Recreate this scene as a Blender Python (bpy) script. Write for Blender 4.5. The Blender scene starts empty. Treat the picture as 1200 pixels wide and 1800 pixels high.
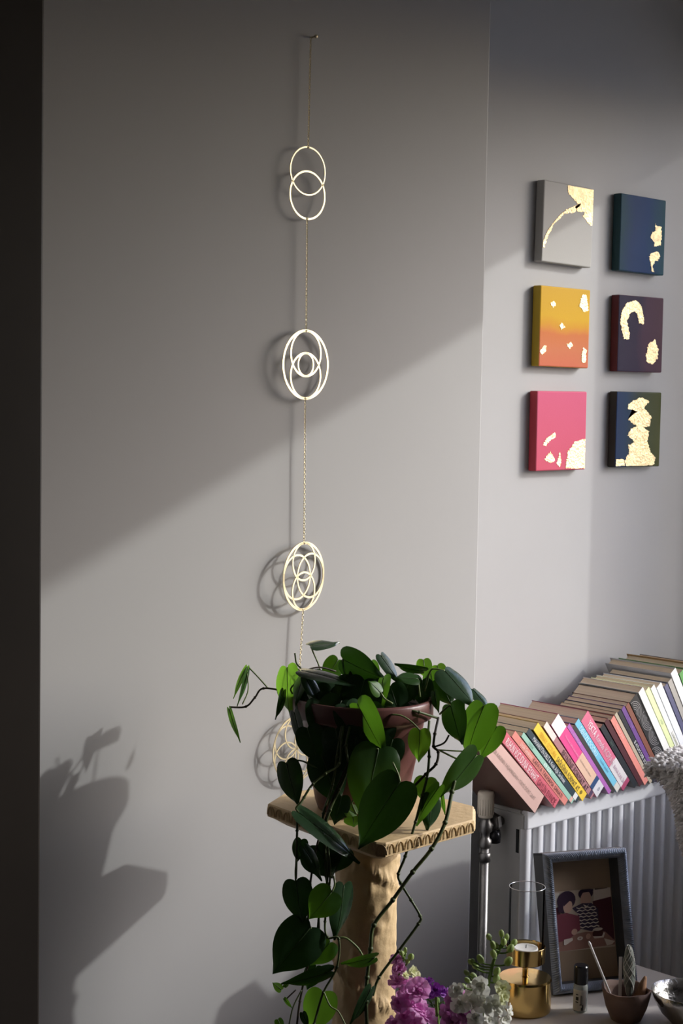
import bpy, math, random
from mathutils import Vector, Matrix, Quaternion, noise

# ------------------------------------------------------------------ camera, world, sun, exposure
S = bpy.context.scene
COL = S.collection
W, H = 1200, 1800
F, TH, PI_, RO = 2911.0, math.radians(45.97), math.radians(3.99), math.radians(1.01)
CAM = Vector((0.0, -1.996, 1.45))
FW = Vector((math.cos(TH)*math.cos(PI_), math.sin(TH)*math.cos(PI_), -math.sin(PI_)))
_r = Vector((math.sin(TH), -math.cos(TH), 0)); _u = _r.cross(FW)
RT = _r*math.cos(RO) + _u*math.sin(RO); UP = _u*math.cos(RO) - _r*math.sin(RO)
cd = bpy.data.cameras.new('camera'); co = bpy.data.objects.new('camera', cd); COL.objects.link(co)
cd.sensor_fit = 'VERTICAL'; cd.sensor_height = 36.0; cd.lens = F/H*36.0; cd.clip_start = 0.01
m = Matrix((RT, UP, -FW)).transposed().to_4x4(); m.translation = CAM; co.matrix_world = m
S.camera = co

def ray(x, y): return FW + RT*((x-600)/F) - UP*((y-900)/F)
def dp(x, y, d): return CAM + ray(x, y)*d                     # a point at a real depth along a line of sight
def at(x, y, ax, v):
    d = ray(x, y); return CAM + d*((v-CAM[ax])/d[ax])

world = bpy.data.worlds.new('sky'); S.world = world; world.use_nodes = True
bg = world.node_tree.nodes['Background']
SUN_TO = Vector((1.35, -1.0, 0.74)).normalized()               # towards the low, hazy sun
sky = world.node_tree.nodes.new('ShaderNodeTexSky'); sky.sky_type = 'NISHITA'; sky.sun_disc = False
sky.sun_elevation = math.asin(SUN_TO.z); sky.sun_rotation = math.atan2(SUN_TO.x, SUN_TO.y)
sky.air_density = 1.0; sky.dust_density = 4.0; sky.ozone_density = 1.0
tint = world.node_tree.nodes.new('ShaderNodeMix'); tint.data_type = 'RGBA'; tint.blend_type = 'MULTIPLY'; tint.inputs[0].default_value = 1.0
tint.inputs[7].default_value = (0.87, 0.98, 1.30, 1)          # the photograph's white balance
world.node_tree.links.new(sky.outputs[0], tint.inputs[6]); world.node_tree.links.new(tint.outputs[2], bg.inputs[0]); bg.inputs[1].default_value = 0.46
SUN = -SUN_TO                                                 # travel direction of sunlight
sl = bpy.data.lights.new('sun', 'SUN'); sl.energy = 2.3; sl.angle = math.radians(1.0); sl.color = (1.0, 0.985, 0.96)
so = bpy.data.objects.new('sun', sl); COL.objects.link(so); so.rotation_euler = SUN.to_track_quat('-Z', 'Y').to_euler(); so.location = (6, -3, 4)
XW, WS0, WS1, WZ0, WZ1 = 3.05, 0.085, 1.80, 0.87, 2.092         # the window wall starts at (XW, 0); opening measured along it
WANG = math.radians(-16.4)                                     # the window wall is splayed like the side of a bay
WROT = Matrix.Translation((XW, 0, 0)) @ Matrix.Rotation(WANG, 4, 'Z')
pl = bpy.data.lights.new('window_portal', 'AREA'); pl.shape = 'RECTANGLE'; pl.size = WZ1-WZ0; pl.size_y = WS1-WS0
pl.cycles.is_portal = True
po = bpy.data.objects.new('window_portal', pl); COL.objects.link(po)
po.matrix_world = WROT @ Matrix.Translation((0.14, -(WS0+WS1)/2, (WZ0+WZ1)/2)) @ Matrix.Rotation(math.radians(90), 4, 'Y')
S.view_settings.view_transform = 'Standard'; S.view_settings.look = 'None'
S.view_settings.exposure = -0.25; S.view_settings.gamma = 1.0; S.view_settings.use_curve_mapping = False
try:
    S.cycles.use_denoising = True; S.cycles.max_bounces = 10; S.cycles.diffuse_bounces = 5
    S.cycles.transparent_max_bounces = 12; S.cycles.sample_clamp_indirect = 6.0
except Exception: pass

R = random.Random(7)
# ------------------------------------------------------------------ materials
def mat(name, col, rough=0.6, metal=0.0, spec=0.5, var=0.0, vscale=20.0, bump=0.0, bscale=80.0, trans=0.0, ior=1.45,
        tl=None, tlf=0.0, coat=0.0, sheen=0.0, var2=None, alpha=None):
    M = bpy.data.materials.new(name); M.use_nodes = True
    nt = M.node_tree; b = nt.nodes['Principled BSDF']; out = nt.nodes['Material Output']
    b.inputs['Base Color'].default_value = (*col, 1); b.inputs['Roughness'].default_value = rough
    b.inputs['Metallic'].default_value = metal; b.inputs['Specular IOR Level'].default_value = spec
    b.inputs['Transmission Weight'].default_value = trans; b.inputs['IOR'].default_value = ior
    b.inputs['Coat Weight'].default_value = coat; b.inputs['Sheen Weight'].default_value = sheen
    tc = nt.nodes.new('ShaderNodeTexCoord')
    if var > 0 or var2:
        n = nt.nodes.new('ShaderNodeTexNoise'); n.inputs['Scale'].default_value = vscale; n.inputs['Detail'].default_value = 5
        nt.links.new(tc.outputs['Object'], n.inputs['Vector'])
        cr = nt.nodes.new('ShaderNodeValToRGB')
        c2 = var2 if var2 else tuple(c*(1-var) for c in col); c3 = col if var2 else tuple(min(1, c*(1+var*0.6)) for c in col)
        cr.color_ramp.elements[0].position = 0.3; cr.color_ramp.elements[0].color = (*c2, 1)
        cr.color_ramp.elements[1].position = 0.7; cr.color_ramp.elements[1].color = (*c3, 1)
        nt.links.new(n.outputs['Fac'], cr.inputs['Fac']); nt.links.new(cr.outputs['Color'], b.inputs['Base Color'])
    if bump > 0:
        n2 = nt.nodes.new('ShaderNodeTexNoise'); n2.inputs['Scale'].default_value = bscale; n2.inputs['Detail'].default_value = 6
        nt.links.new(tc.outputs['Object'], n2.inputs['Vector'])
        bn = nt.nodes.new('ShaderNodeBump'); bn.inputs['Strength'].default_value = bump; bn.inputs['Distance'].default_value = 0.004
        nt.links.new(n2.outputs['Fac'], bn.inputs['Height']); nt.links.new(bn.outputs['Normal'], b.inputs['Normal'])
    if tl:
        t = nt.nodes.new('ShaderNodeBsdfTranslucent'); t.inputs['Color'].default_value = (*tl, 1)
        mx = nt.nodes.new('ShaderNodeMixShader'); mx.inputs[0].default_value = tlf
        nt.links.new(b.outputs[0], mx.inputs[1]); nt.links.new(t.outputs[0], mx.inputs[2]); nt.links.new(mx.outputs[0], out.inputs[0])
    return M

def thin_glass(name, tint, gloss=0.08):
    M = bpy.data.materials.new(name); M.use_nodes = True; nt = M.node_tree
    out = nt.nodes['Material Output']; nt.nodes.remove(nt.nodes['Principled BSDF'])
    t = nt.nodes.new('ShaderNodeBsdfTransparent'); t.inputs[0].default_value = (*tint, 1)
    g = nt.nodes.new('ShaderNodeBsdfGlossy'); g.inputs['Roughness'].default_value = 0.04
    fr = nt.nodes.new('ShaderNodeFresnel'); fr.inputs[0].default_value = 1.12
    ma = nt.nodes.new('ShaderNodeMath'); ma.operation = 'ADD'; ma.inputs[1].default_value = gloss; ma.use_clamp = True
    mx = nt.nodes.new('ShaderNodeMixShader')
    nt.links.new(fr.outputs[0], ma.inputs[0]); nt.links.new(ma.outputs[0], mx.inputs[0])
    nt.links.new(t.outputs[0], mx.inputs[1]); nt.links.new(g.outputs[0], mx.inputs[2]); nt.links.new(mx.outputs[0], out.inputs[0])
    return M

def paint(name, stops, axis=2, scale=1/0.15, distort=0.18, nscale=14.0, rough=0.55):
    """painted gradient over the canvas' own coordinates, with brushy noise"""
    M = bpy.data.materials.new(name); M.use_nodes = True; nt = M.node_tree; b = nt.nodes['Principled BSDF']
    b.inputs['Roughness'].default_value = rough; b.inputs['Specular IOR Level'].default_value = 0.08
    tc = nt.nodes.new('ShaderNodeTexCoord'); sp = nt.nodes.new('ShaderNodeSeparateXYZ')
    nt.links.new(tc.outputs['Object'], sp.inputs[0])
    ma = nt.nodes.new('ShaderNodeMath'); ma.operation = 'MULTIPLY_ADD'; ma.inputs[1].default_value = scale; ma.inputs[2].default_value = 0.5
    nt.links.new(sp.outputs[axis], ma.inputs[0])
    n = nt.nodes.new('ShaderNodeTexNoise'); n.inputs['Scale'].default_value = nscale; n.inputs['Detail'].default_value = 4
    nt.links.new(tc.outputs['Object'], n.inputs['Vector'])
    m2 = nt.nodes.new('ShaderNodeMath'); m2.operation = 'MULTIPLY_ADD'; m2.inputs[1].default_value = distort; m2.inputs[2].default_value = -distort/2
    nt.links.new(n.outputs['Fac'], m2.inputs[0])
    ad = nt.nodes.new('ShaderNodeMath'); ad.operation = 'ADD'
    nt.links.new(ma.outputs[0], ad.inputs[0]); nt.links.new(m2.outputs[0], ad.inputs[1])
    cr = nt.nodes.new('ShaderNodeValToRGB'); e = cr.color_ramp.elements
    e[0].position, e[0].color = stops[0][0], (*stops[0][1], 1); e[1].position, e[1].color = stops[-1][0], (*stops[-1][1], 1)
    for p_, c_ in stops[1:-1]:
        k = e.new(p_); k.color = (*c_, 1)
    nt.links.new(ad.outputs[0], cr.inputs[0]); nt.links.new(cr.outputs[0], b.inputs['Base Color'])
    n3 = nt.nodes.new('ShaderNodeTexNoise'); n3.inputs['Scale'].default_value = 500
    nt.links.new(tc.outputs['Object'], n3.inputs['Vector'])
    bn = nt.nodes.new('ShaderNodeBump'); bn.inputs['Strength'].default_value = 0.15; bn.inputs['Distance'].default_value = 0.001
    nt.links.new(n3.outputs['Fac'], bn.inputs['Height']); nt.links.new(bn.outputs['Normal'], b.inputs['Normal'])
    return M

M = {}
M['wall'] = mat('grey_wall_paint', (0.352, 0.348, 0.345), 0.62, spec=0.3, var=0.03, vscale=3, bump=0.03, bscale=40)
M['ceiling'] = mat('ceiling_paint', (0.80, 0.79, 0.77), 0.9, var=0.04)
M['floor'] = mat('wood_floor', (0.30, 0.21, 0.14), 0.5, var=0.3, vscale=8)
M['white_paint'] = mat('white_gloss_paint', (0.75, 0.75, 0.74), 0.35, var=0.03)
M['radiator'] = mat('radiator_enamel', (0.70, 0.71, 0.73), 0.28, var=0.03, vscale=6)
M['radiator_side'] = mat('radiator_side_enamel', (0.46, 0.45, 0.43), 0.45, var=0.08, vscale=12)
M['black'] = mat('black_plastic', (0.012, 0.012, 0.014), 0.25)
M['dark'] = mat('dark_void', (0.02, 0.02, 0.02), 0.9)
M['cream_plastic'] = mat('cream_plastic', (0.76, 0.68, 0.56), 0.45)
M['chrome'] = mat('dull_chrome', (0.26, 0.25, 0.24), 0.42, metal=1.0, var=0.15, vscale=60)
M['brass'] = mat('brushed_brass', (0.76, 0.66, 0.44), 0.40, metal=1.0, var=0.05, vscale=200)
M['gold'] = mat('polished_gold', (0.62, 0.43, 0.16), 0.16, metal=1.0, var=0.05, vscale=40)
M['goldleaf'] = mat('gold_leaf', (0.86, 0.66, 0.38), 0.50, metal=0.8, var=0.30, vscale=120, bump=0.8, bscale=200)
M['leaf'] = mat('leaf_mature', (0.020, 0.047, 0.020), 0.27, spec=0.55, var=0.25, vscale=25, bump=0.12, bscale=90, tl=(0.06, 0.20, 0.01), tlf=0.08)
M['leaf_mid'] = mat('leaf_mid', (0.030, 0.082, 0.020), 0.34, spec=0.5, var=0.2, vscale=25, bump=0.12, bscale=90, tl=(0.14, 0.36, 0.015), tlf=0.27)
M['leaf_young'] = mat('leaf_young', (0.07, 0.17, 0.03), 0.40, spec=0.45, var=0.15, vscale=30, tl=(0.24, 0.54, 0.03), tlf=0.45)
M['leaf_rib'] = mat('leaf_midrib', (0.05, 0.09, 0.03), 0.45)
M['vine'] = mat('vine_green', (0.075, 0.10, 0.03), 0.5, var=0.35, vscale=40)
M['vine_brown'] = mat('vine_brown', (0.05, 0.035, 0.02), 0.6, var=0.3, vscale=40)
M['petiole'] = mat('petiole_pale', (0.20, 0.26, 0.09), 0.5, var=0.2, vscale=40)
M['pot'] = mat('glazed_maroon_pot', (0.14, 0.055, 0.048), 0.38, var=0.2, vscale=14, bump=0.1)
M['soil'] = mat('soil', (0.03, 0.02, 0.014), 0.95, var=0.4, vscale=80, bump=0.8, bscale=120)
M['plaster'] = mat('cream_plaster', (0.68, 0.49, 0.26), 0.6, var=0.14, vscale=18, bump=0.25, bscale=110)
M['table'] = mat('pale_table_top', (0.56, 0.52, 0.48), 0.5, var=0.08, vscale=12)
M['wood'] = mat('table_wood', (0.30, 0.20, 0.12), 0.5, var=0.25, vscale=20)
M['glass'] = thin_glass('clear_glass', (0.93, 0.94, 0.94), 0.03)
M['pane'] = thin_glass('window_glass', (0.97, 0.98, 0.98), 0.0)
M['wax'] = mat('candle_wax', (0.80, 0.78, 0.74), 0.5)
M['frame'] = mat('blue_grey_frame', (0.24, 0.28, 0.36), 0.30, spec=0.7, var=0.35, vscale=60, metal=0.25)
M['frame_dark'] = mat('frame_side', (0.045, 0.05, 0.06), 0.5)
M['mount'] = mat('brown_mount', (0.46, 0.34, 0.23), 0.8, var=0.08, vscale=8)
M['liquid'] = mat('bottle_glass', (0.55, 0.58, 0.54), 0.08, trans=0.6, var=0.02)
M['paper'] = mat('label_paper', (0.62, 0.60, 0.55), 0.7)
M['ink'] = mat('print_ink', (0.03, 0.03, 0.03), 0.7)
M['clay'] = mat('raw_clay', (0.17, 0.105, 0.08), 0.75, var=0.25, vscale=30, bump=0.4, bscale=60)
M['ash'] = mat('ash', (0.05, 0.04, 0.035), 0.95, var=0.4, vscale=100)
M['silver'] = mat('hammered_silver', (0.50, 0.48, 0.45), 0.24, metal=1.0, var=0.1, vscale=60, bump=0.5, bscale=90)
M['white_stick'] = mat('white_stick', (0.72, 0.70, 0.68), 0.6)
M['sage'] = mat('sage_leaf', (0.20, 0.22, 0.19), 0.9, var=0.4, vscale=90, bump=0.6)
M['string'] = mat('pale_string', (0.62, 0.60, 0.55), 0.85)
M['bark'] = mat('brown_wood_chip', (0.36, 0.19, 0.10), 0.8, var=0.45, vscale=60, bump=0.5)
M['fleece'] = mat('white_fleece', (0.88, 0.85, 0.83), 0.9, var=0.06, vscale=20, tl=(0.92, 0.90, 0.88), tlf=0.45)
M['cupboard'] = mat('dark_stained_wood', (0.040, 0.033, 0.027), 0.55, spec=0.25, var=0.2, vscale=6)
M['chair'] = mat('chair_fabric', (0.17, 0.15, 0.14), 0.9, var=0.2, vscale=60)
M['pages'] = None
M['stem'] = mat('flower_stem', (0.17, 0.27, 0.06), 0.5, var=0.2, vscale=40, tl=(0.3, 0.45, 0.1), tlf=0.15)
M['bud'] = mat('pale_green_bud', (0.42, 0.52, 0.20), 0.5, var=0.2, vscale=80, tl=(0.6, 0.7, 0.25), tlf=0.25)
M['petal_white'] = mat('white_petal', (0.90, 0.89, 0.83), 0.55, var=0.05, vscale=60, tl=(0.9, 0.9, 0.8), tlf=0.35)
M['petal_cream'] = mat('cream_petal', (0.78, 0.80, 0.50), 0.55, var=0.1, vscale=60, tl=(0.9, 0.9, 0.5), tlf=0.35)
M['petal_pink'] = mat('pink_petal', (0.76, 0.34, 0.66), 0.55, var=0.25, vscale=60, tl=(0.95, 0.45, 0.82), tlf=0.38)
M['petal_mauve'] = mat('mauve_petal', (0.52, 0.24, 0.46), 0.55, var=0.25, vscale=60, tl=(0.6, 0.2, 0.5), tlf=0.3)
M['petal_purple'] = mat('purple_petal', (0.22, 0.035, 0.34), 0.55, var=0.3, vscale=60, tl=(0.4, 0.06, 0.55), tlf=0.3)
M['fern'] = mat('dark_foliage', (0.035, 0.06, 0.02), 0.6, var=0.3, vscale=60, tl=(0.1, 0.2, 0.03), tlf=0.25)
M['vase'] = mat('stoneware_vase', (0.30, 0.29, 0.27), 0.5, var=0.1)

def pages_mat():
    Mp = bpy.data.materials.new('book_pages'); Mp.use_nodes = True; nt = Mp.node_tree; b = nt.nodes['Principled BSDF']
    b.inputs['Roughness'].default_value = 0.9
    tc = nt.nodes.new('ShaderNodeTexCoord'); mp = nt.nodes.new('ShaderNodeMapping'); mp.inputs['Scale'].default_value = (900, 3, 3)
    n = nt.nodes.new('ShaderNodeTexNoise'); n.inputs['Scale'].default_value = 1.0; n.inputs['Detail'].default_value = 2
    nt.links.new(tc.outputs['Object'], mp.inputs[0]); nt.links.new(mp.outputs[0], n.inputs['Vector'])
    cr = nt.nodes.new('ShaderNodeValToRGB')
    cr.color_ramp.elements[0].color = (0.58, 0.46, 0.32, 1); cr.color_ramp.elements[1].color = (0.88, 0.74, 0.55, 1)
    nt.links.new(n.outputs['Fac'], cr.inputs[0]); nt.links.new(cr.outputs[0], b.inputs['Base Color'])
    return Mp
M['pages'] = pages_mat()
_cm = {}
def cmat(c, rough=0.4):
    k = (tuple(round(v, 3) for v in c), rough)
    if k not in _cm: _cm[k] = mat('cover_paint', c, rough, var=0.05, vscale=40)
    return _cm[k]

# ------------------------------------------------------------------ mesh helpers
class MB:
    def __init__(s): s.v = []; s.f = []; s.mi = []; s.sm = []
    def add(s, vs, fs, mi=0, smooth=False):
        o = len(s.v); s.v += [Vector(p) for p in vs]
        for f in fs: s.f.append(tuple(i+o for i in f)); s.mi.append(mi); s.sm.append(smooth)
    def box(s, a, b, mi=0):
        x0, y0, z0 = a; x1, y1, z1 = b
        s.add([(x0,y0,z0),(x1,y0,z0),(x1,y1,z0),(x0,y1,z0),(x0,y0,z1),(x1,y0,z1),(x1,y1,z1),(x0,y1,z1)],
              [(0,3,2,1),(4,5,6,7),(0,1,5,4),(1,2,6,5),(2,3,7,6),(3,0,4,7)], mi)
    def grid(s, rows, closed=False, mi=0, smooth=True, cap=False, flip=False):
        n = len(rows[0]); o = []
        vs = [p for r_ in rows for p in r_]; fs = []
        for i in range(len(rows)-1):
            for j in range(n if closed else n-1):
                a, b = i*n+j, i*n+(j+1) % n
                q = (a, b, b+n, a+n); fs.append(q[::-1] if flip else q)
        if cap and closed:
            fs.append(tuple(range(n))[::-1] if not flip else tuple(range(n)))
            k = (len(rows)-1)*n; t = tuple(range(k, k+n)); fs.append(t if not flip else t[::-1])
        s.add(vs, fs, mi, smooth)
    def lathe(s, prof, c=(0,0,0), n=32, mi=0, smooth=True, axis=None):
        """prof: (radius, height) from bottom to top"""
        c = Vector(c); q = Quaternion() if axis is None else Vector((0,0,1)).rotation_difference(Vector(axis))
        rows = [[c + q @ Vector((r*math.cos(2*math.pi*k/n), r*math.sin(2*math.pi*k/n), h)) for k in range(n)] for r, h in prof]
        s.grid(rows, True, mi, smooth, cap=True)
    def hlathe(s, prof, c=(0,0,0), n=48, mi=0):
        """turned profile whose corners stay crisp"""
        c = Vector(c); R_ = lambda r, h: [c + Vector((r*math.cos(2*math.pi*k/n), r*math.sin(2*math.pi*k/n), h)) for k in range(n)]
        for (r0, h0), (r1, h1) in zip(prof, prof[1:]): s.grid([R_(r0, h0), R_(r1, h1)], True, mi, True)
        s.add(R_(*prof[0]), [tuple(range(n))[::-1]], mi); s.add(R_(*prof[-1]), [tuple(range(n))], mi)
    def tube(s, pts, rad, n=8, mi=0, cap=True):
        pts = [Vector(p) for p in pts]; k = len(pts)
        rad = rad if isinstance(rad, (list, tuple)) else [rad]*k
        rows = []; pn = None
        for i in range(k):
            t = (pts[min(i+1, k-1)] - pts[max(i-1, 0)]).normalized()
            if pn is None: pn = t.orthogonal().normalized()
            pn = (pn - t*pn.dot(t)); pn = pn.normalized() if pn.length > 1e-6 else t.orthogonal().normalized()
            bn = t.cross(pn)
            rows.append([pts[i] + (pn*math.cos(2*math.pi*j/n) + bn*math.sin(2*math.pi*j/n))*rad[i] for j in range(n)])
        s.grid(rows, True, mi, True, cap=cap)
    def torus(s, c, ax, ay, Rm, rx, rz, n=40, m=6, mi=0):
        """flat-ish ring in the plane (ax, ay): rx half-width in the plane, rz half-thickness along the normal"""
        c, ax, ay = Vector(c), Vector(ax), Vector(ay); nn = ax.cross(ay)
        rows = []
        for i in range(n+1):
            a = 2*math.pi*i/n; d = ax*math.cos(a) + ay*math.sin(a)
            rows.append([c + d*(Rm + rx*math.cos(2*math.pi*(j+0.5)/m)*1.15) + nn*(rz*math.sin(2*math.pi*(j+0.5)/m)*1.15) for j in range(m)])
        s.grid(rows, True, mi, m > 4)
    def mesh(s, name, mats):
        me = bpy.data.meshes.new(name); me.from_pydata([tuple(p) for p in s.v], [], s.f)
        for mt in (mats if isinstance(mats, (list, tuple)) else [mats]): me.materials.append(mt)
        me.polygons.foreach_set('material_index', s.mi); me.polygons.foreach_set('use_smooth', s.sm)
        me.update(); return me
    def build(s, name, mats, parent=None, local=False):
        """vertices are world coordinates unless local; the child takes its parent's frame"""
        if parent is not None and not local:
            inv = WM(parent).inverted(); s.v = [inv @ p for p in s.v]
        o = bpy.data.objects.new(name, s.mesh(name, mats)); COL.objects.link(o)
        if parent is not None: o.parent = parent
        return o
def WM(o):
    m_ = o.matrix_basis.copy()
    while o.parent is not None: o = o.parent; m_ = o.matrix_basis @ m_
    return m_
def empty(name, loc, label=None, cat=None, group=None, rot=None):
    o = bpy.data.objects.new(name, None); COL.objects.link(o); o.location = loc; o.empty_display_size = 0.05
    if rot is not None: o.rotation_euler = rot
    return tag(o, label, cat, group)
def tag(o, label=None, cat=None, group=None, kind=None):
    if label: o['label'] = label
    if cat: o['category'] = cat
    if group: o['group'] = group
    if kind: o['kind'] = kind
    return o
def struct(name, mb, mt, label=None, parent=None):
    o = mb.build(name, mt, parent)
    if parent is None: tag(o, label, None, None, 'structure')
    return o
def bevel(o, w=0.003, seg=2):
    b = o.modifiers.new('bevel', 'BEVEL'); b.width = w; b.segments = seg; b.limit_method = 'ANGLE'; b.angle_limit = math.radians(35); return o
def spline(pts, n=6):
    """Catmull-Rom through pts"""
    pts = [Vector(p) for p in pts]
    if len(pts) < 3: return [pts[0].lerp(pts[-1], i/n) for i in range(n+1)]
    P = [pts[0]*2-pts[1]] + pts + [pts[-1]*2-pts[-2]]; out = []
    for i in range(1, len(P)-2):
        a, b, c, d = P[i-1:i+3]
        for k in range(n):
            t = k/n
            out.append(0.5*((2*b) + (c-a)*t + (2*a-5*b+4*c-d)*t*t + (3*b-3*c+d-a)*t**3))
    return out + [pts[-1]]
def text_mb(s, size, sx=1.0):
    cu = bpy.data.curves.new('lettering', 'FONT'); cu.body = s; cu.size = size; cu.align_x = 'LEFT'; cu.resolution_u = 2
    o = bpy.data.objects.new('lettering', cu); me = bpy.data.meshes.new_from_object(o)
    mb = MB(); mb.add([(v.co.x*sx, v.co.y, 0) for v in me.vertices], [tuple(p.vertices) for p in me.polygons])
    bpy.data.objects.remove(o); bpy.data.curves.remove(cu); bpy.data.meshes.remove(me)
    return mb

# ------------------------------------------------------------------ the room
BY, BX = -0.30, 1.939            # chimney breast: front plane and right edge
YF, ZC = -3.6, 2.60              # far wall behind the camera, ceiling
f = MB(); f.box((-1.2, YF, -0.05), (XW+0.12, 0.12, 0)); struct('floor', f, M['floor'], 'dark wooden floor of the room and hall')
f = MB(); f.box((-1.2, YF, ZC), (XW+0.12, 0.12, ZC+0.05)); struct('ceiling', f, M['ceiling'], 'plain off-white ceiling over the room')
f = MB(); f.box((BX-0.2, 0, 0), (XW+0.12, 0.12, ZC)); struct('wall_alcove', f, M['wall'], 'recessed grey alcove wall behind the six small canvases')
f = MB(); f.box((-1.2, BY, 0), (BX, 0.1, ZC))
bevel(struct('wall_chimney_breast', f, M['wall'], 'smooth grey chimney breast wall behind the hanging brass discs'), 0.005, 3)
f = MB(); SE = 3.9
f.box((0, -SE, 0), (0.12, -WS1, ZC)); f.box((0, -WS0, 0), (0.12, 0.12, ZC))
f.box((0, -WS1, 0), (0.12, -WS0, WZ0)); f.box((0, -WS1, WZ1), (0.12, -WS0, ZC))
f.v = [WROT @ q for q in f.v]
struct('wall_right', f, M['wall'], 'grey window wall closing the room beside the alcove')
f = MB(); f.box((-1.2, YF-0.1, 0), (XW+0.12, YF, ZC)); struct('wall_front', f, M['wall'], 'grey wall behind the camera')
f = MB(); f.box((-1.3, YF, 0), (-1.2, 0.12, ZC)); struct('wall_left', f, M['wall'], 'plain grey wall at the dim end of the room')
f = MB(); f.box((3.3, -200, -0.6), (260, 200, -0.5)); struct('ground_outside', f, mat('paving_outside', (0.30, 0.29, 0.27), 0.9, var=0.2, vscale=2), 'pale paved ground outside the window')
# window in the right wall
wn = empty('window_1', (0, 0, 0)); wn.matrix_basis = WROT @ Matrix.Translation((0.06, -(WS0+WS1)/2, WZ0)); tag(wn, 'white framed window letting low sun into the room', None, None, 'structure')
WI = Matrix.Translation((0.06, -(WS0+WS1)/2, WZ0)).inverted()
def wbox(name, boxes, mt):
    f_ = MB()
    for a_, b_ in boxes: f_.box(a_, b_)
    f_.v = [WI @ q for q in f_.v]; return f_.build(name, mt, wn, local=True)
t_ = 0.045
wbox('window_frame', [((0.07, -WS1, WZ0), (0.11, -WS1+t_, WZ1)), ((0.07, -WS0-t_*0.4, WZ0), (0.11, -WS0, WZ1)), ((0.07, -WS1, WZ0), (0.11, -WS0, WZ0+t_*0.6)), ((0.07, -WS1, WZ1-t_*0.3), (0.11, -WS0, WZ1))], M['white_paint'])
wbox('pane', [((0.088, -WS1+t_, WZ0+t_*0.6), (0.092, -WS0-t_*0.4, WZ1-t_*0.3))], M['pane'])
wbox('window_sill', [((-0.02, -WS1-0.03, WZ0-0.03), (0.07, -WS0+0.03, WZ0))], M['white_paint'])

# sheer curtain gathered at the near side of the window
def sheer(name):
    Ms = bpy.data.materials.new(name); Ms.use_nodes = True; nt = Ms.node_tree; out = nt.nodes['Material Output']; nt.nodes.remove(nt.nodes['Principled BSDF'])
    a_ = nt.nodes.new('ShaderNodeBsdfTransparent'); b_ = nt.nodes.new('ShaderNodeBsdfTranslucent'); c_ = nt.nodes.new('ShaderNodeBsdfDiffuse')
    b_.inputs[0].default_value = (0.9, 0.9, 0.9, 1); c_.inputs[0].default_value = (0.8, 0.8, 0.8, 1)
    n_ = nt.nodes.new('ShaderNodeTexNoise'); n_.inputs['Scale'].default_value = 300
    r_ = nt.nodes.new('ShaderNodeMapRange'); r_.inputs[3].default_value = 0.68; r_.inputs[4].default_value = 0.88; nt.links.new(n_.outputs[0], r_.inputs[0])
    m1 = nt.nodes.new('ShaderNodeMixShader'); m1.inputs[0].default_value = 0.35; nt.links.new(b_.outputs[0], m1.inputs[1]); nt.links.new(c_.outputs[0], m1.inputs[2])
    m2 = nt.nodes.new('ShaderNodeMixShader'); nt.links.new(r_.outputs[0], m2.inputs[0]); nt.links.new(a_.outputs[0], m2.inputs[1]); nt.links.new(m1.outputs[0], m2.inputs[2]); nt.links.new(m2.outputs[0], out.inputs[0])
    return Ms
f = MB(); rows = []
for zz in (0.80, 1.2, 1.7, 2.16):
    rows.append([WROT @ Vector((-0.03 + 0.012*math.sin(k*1.25), -0.05-0.215*k/48, zz)) for k in range(49)])
f.grid(rows)
cu = f.build('sheer_curtain', sheer('sheer_white_voile'), None); tag(cu, 'sheer white curtain gathered at the near edge of the window', 'curtain')

# ------------------------------------------------------------------ brass wall hanging
CD = 0.0118                                            # chain's distance from the wall
YC = BY - CD
wh = empty('wall_hanging', at(546, 66, 1, BY), 'long vertical hanging of four brass discs on a fine chain, on the grey wall', 'wall hanging')
def ring(mb, c, yaw, r, hw=0.0019, ht=0.0007):
    ax = Vector((math.cos(yaw), -math.sin(yaw), 0)); mb.torus(c, ax, (0,0,1), r, hw, ht, 56, 4)
def disc(px, py, yaw, design, name):
    c = at(px, py, 1, YC); mb = MB(); ax = Vector((math.cos(yaw), -math.sin(yaw), 0))
    for (dx, dz, r, hw) in design: ring(mb, c + ax*dx + Vector((0,0,dz)), yaw, r, hw)
    for dz in (max(d[1]+d[2] for d in design)-0.0002, min(d[1]-d[2] for d in design)+0.0002):
        mb.torus(c + Vector((0, -0.0004, dz)), Vector((1,0,0)), (0,0,1), 0.0012, 0.0005, 0.0012, 10, 5)
    return mb.build(name, M['brass'], wh), c
RD = 0.0465
d1 = disc(540.5, 322, 0.0, [(0, 0.0163, 0.0322, 0.0012), (0, -0.0163, 0.0322, 0.0016)], 'double_ring')
d2 = disc(537, 641, -math.radians(6), [(0,0,RD,0.0021), (0, RD*0.33, RD*0.67, 0.0018), (0, -RD*0.33, RD*0.67, 0.0018), (0,0,RD*0.34,0.0017)], 'ring_disc')
d3 = disc(533.5, 1013, -math.radians(11), [(0,0,RD,0.0021), (0, RD*0.44, RD*0.56, 0.0017), (0, -RD*0.44, RD*0.56, 0.0017), (RD*0.34,0,RD*0.66,0.0017), (-RD*0.34,0,RD*0.66,0.0017)], 'ring_disc')
star = [(0,0,RD,0.0014)] + [(RD*0.5*math.cos(a), RD*0.5*math.sin(a), RD*0.5, 0.0012) for a in [math.radians(30+60*k) for k in range(6)]]
d4 = disc(521, 1316, -math.radians(4), star, 'star_disc')
tips = []
for o_, c_ in (d1, d2, d3, d4):
    zs = [0.0485 if o_ is d1[0] else RD][0]; tips.append((c_ + Vector((0,0,zs)), c_ - Vector((0,0,zs))))
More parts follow.
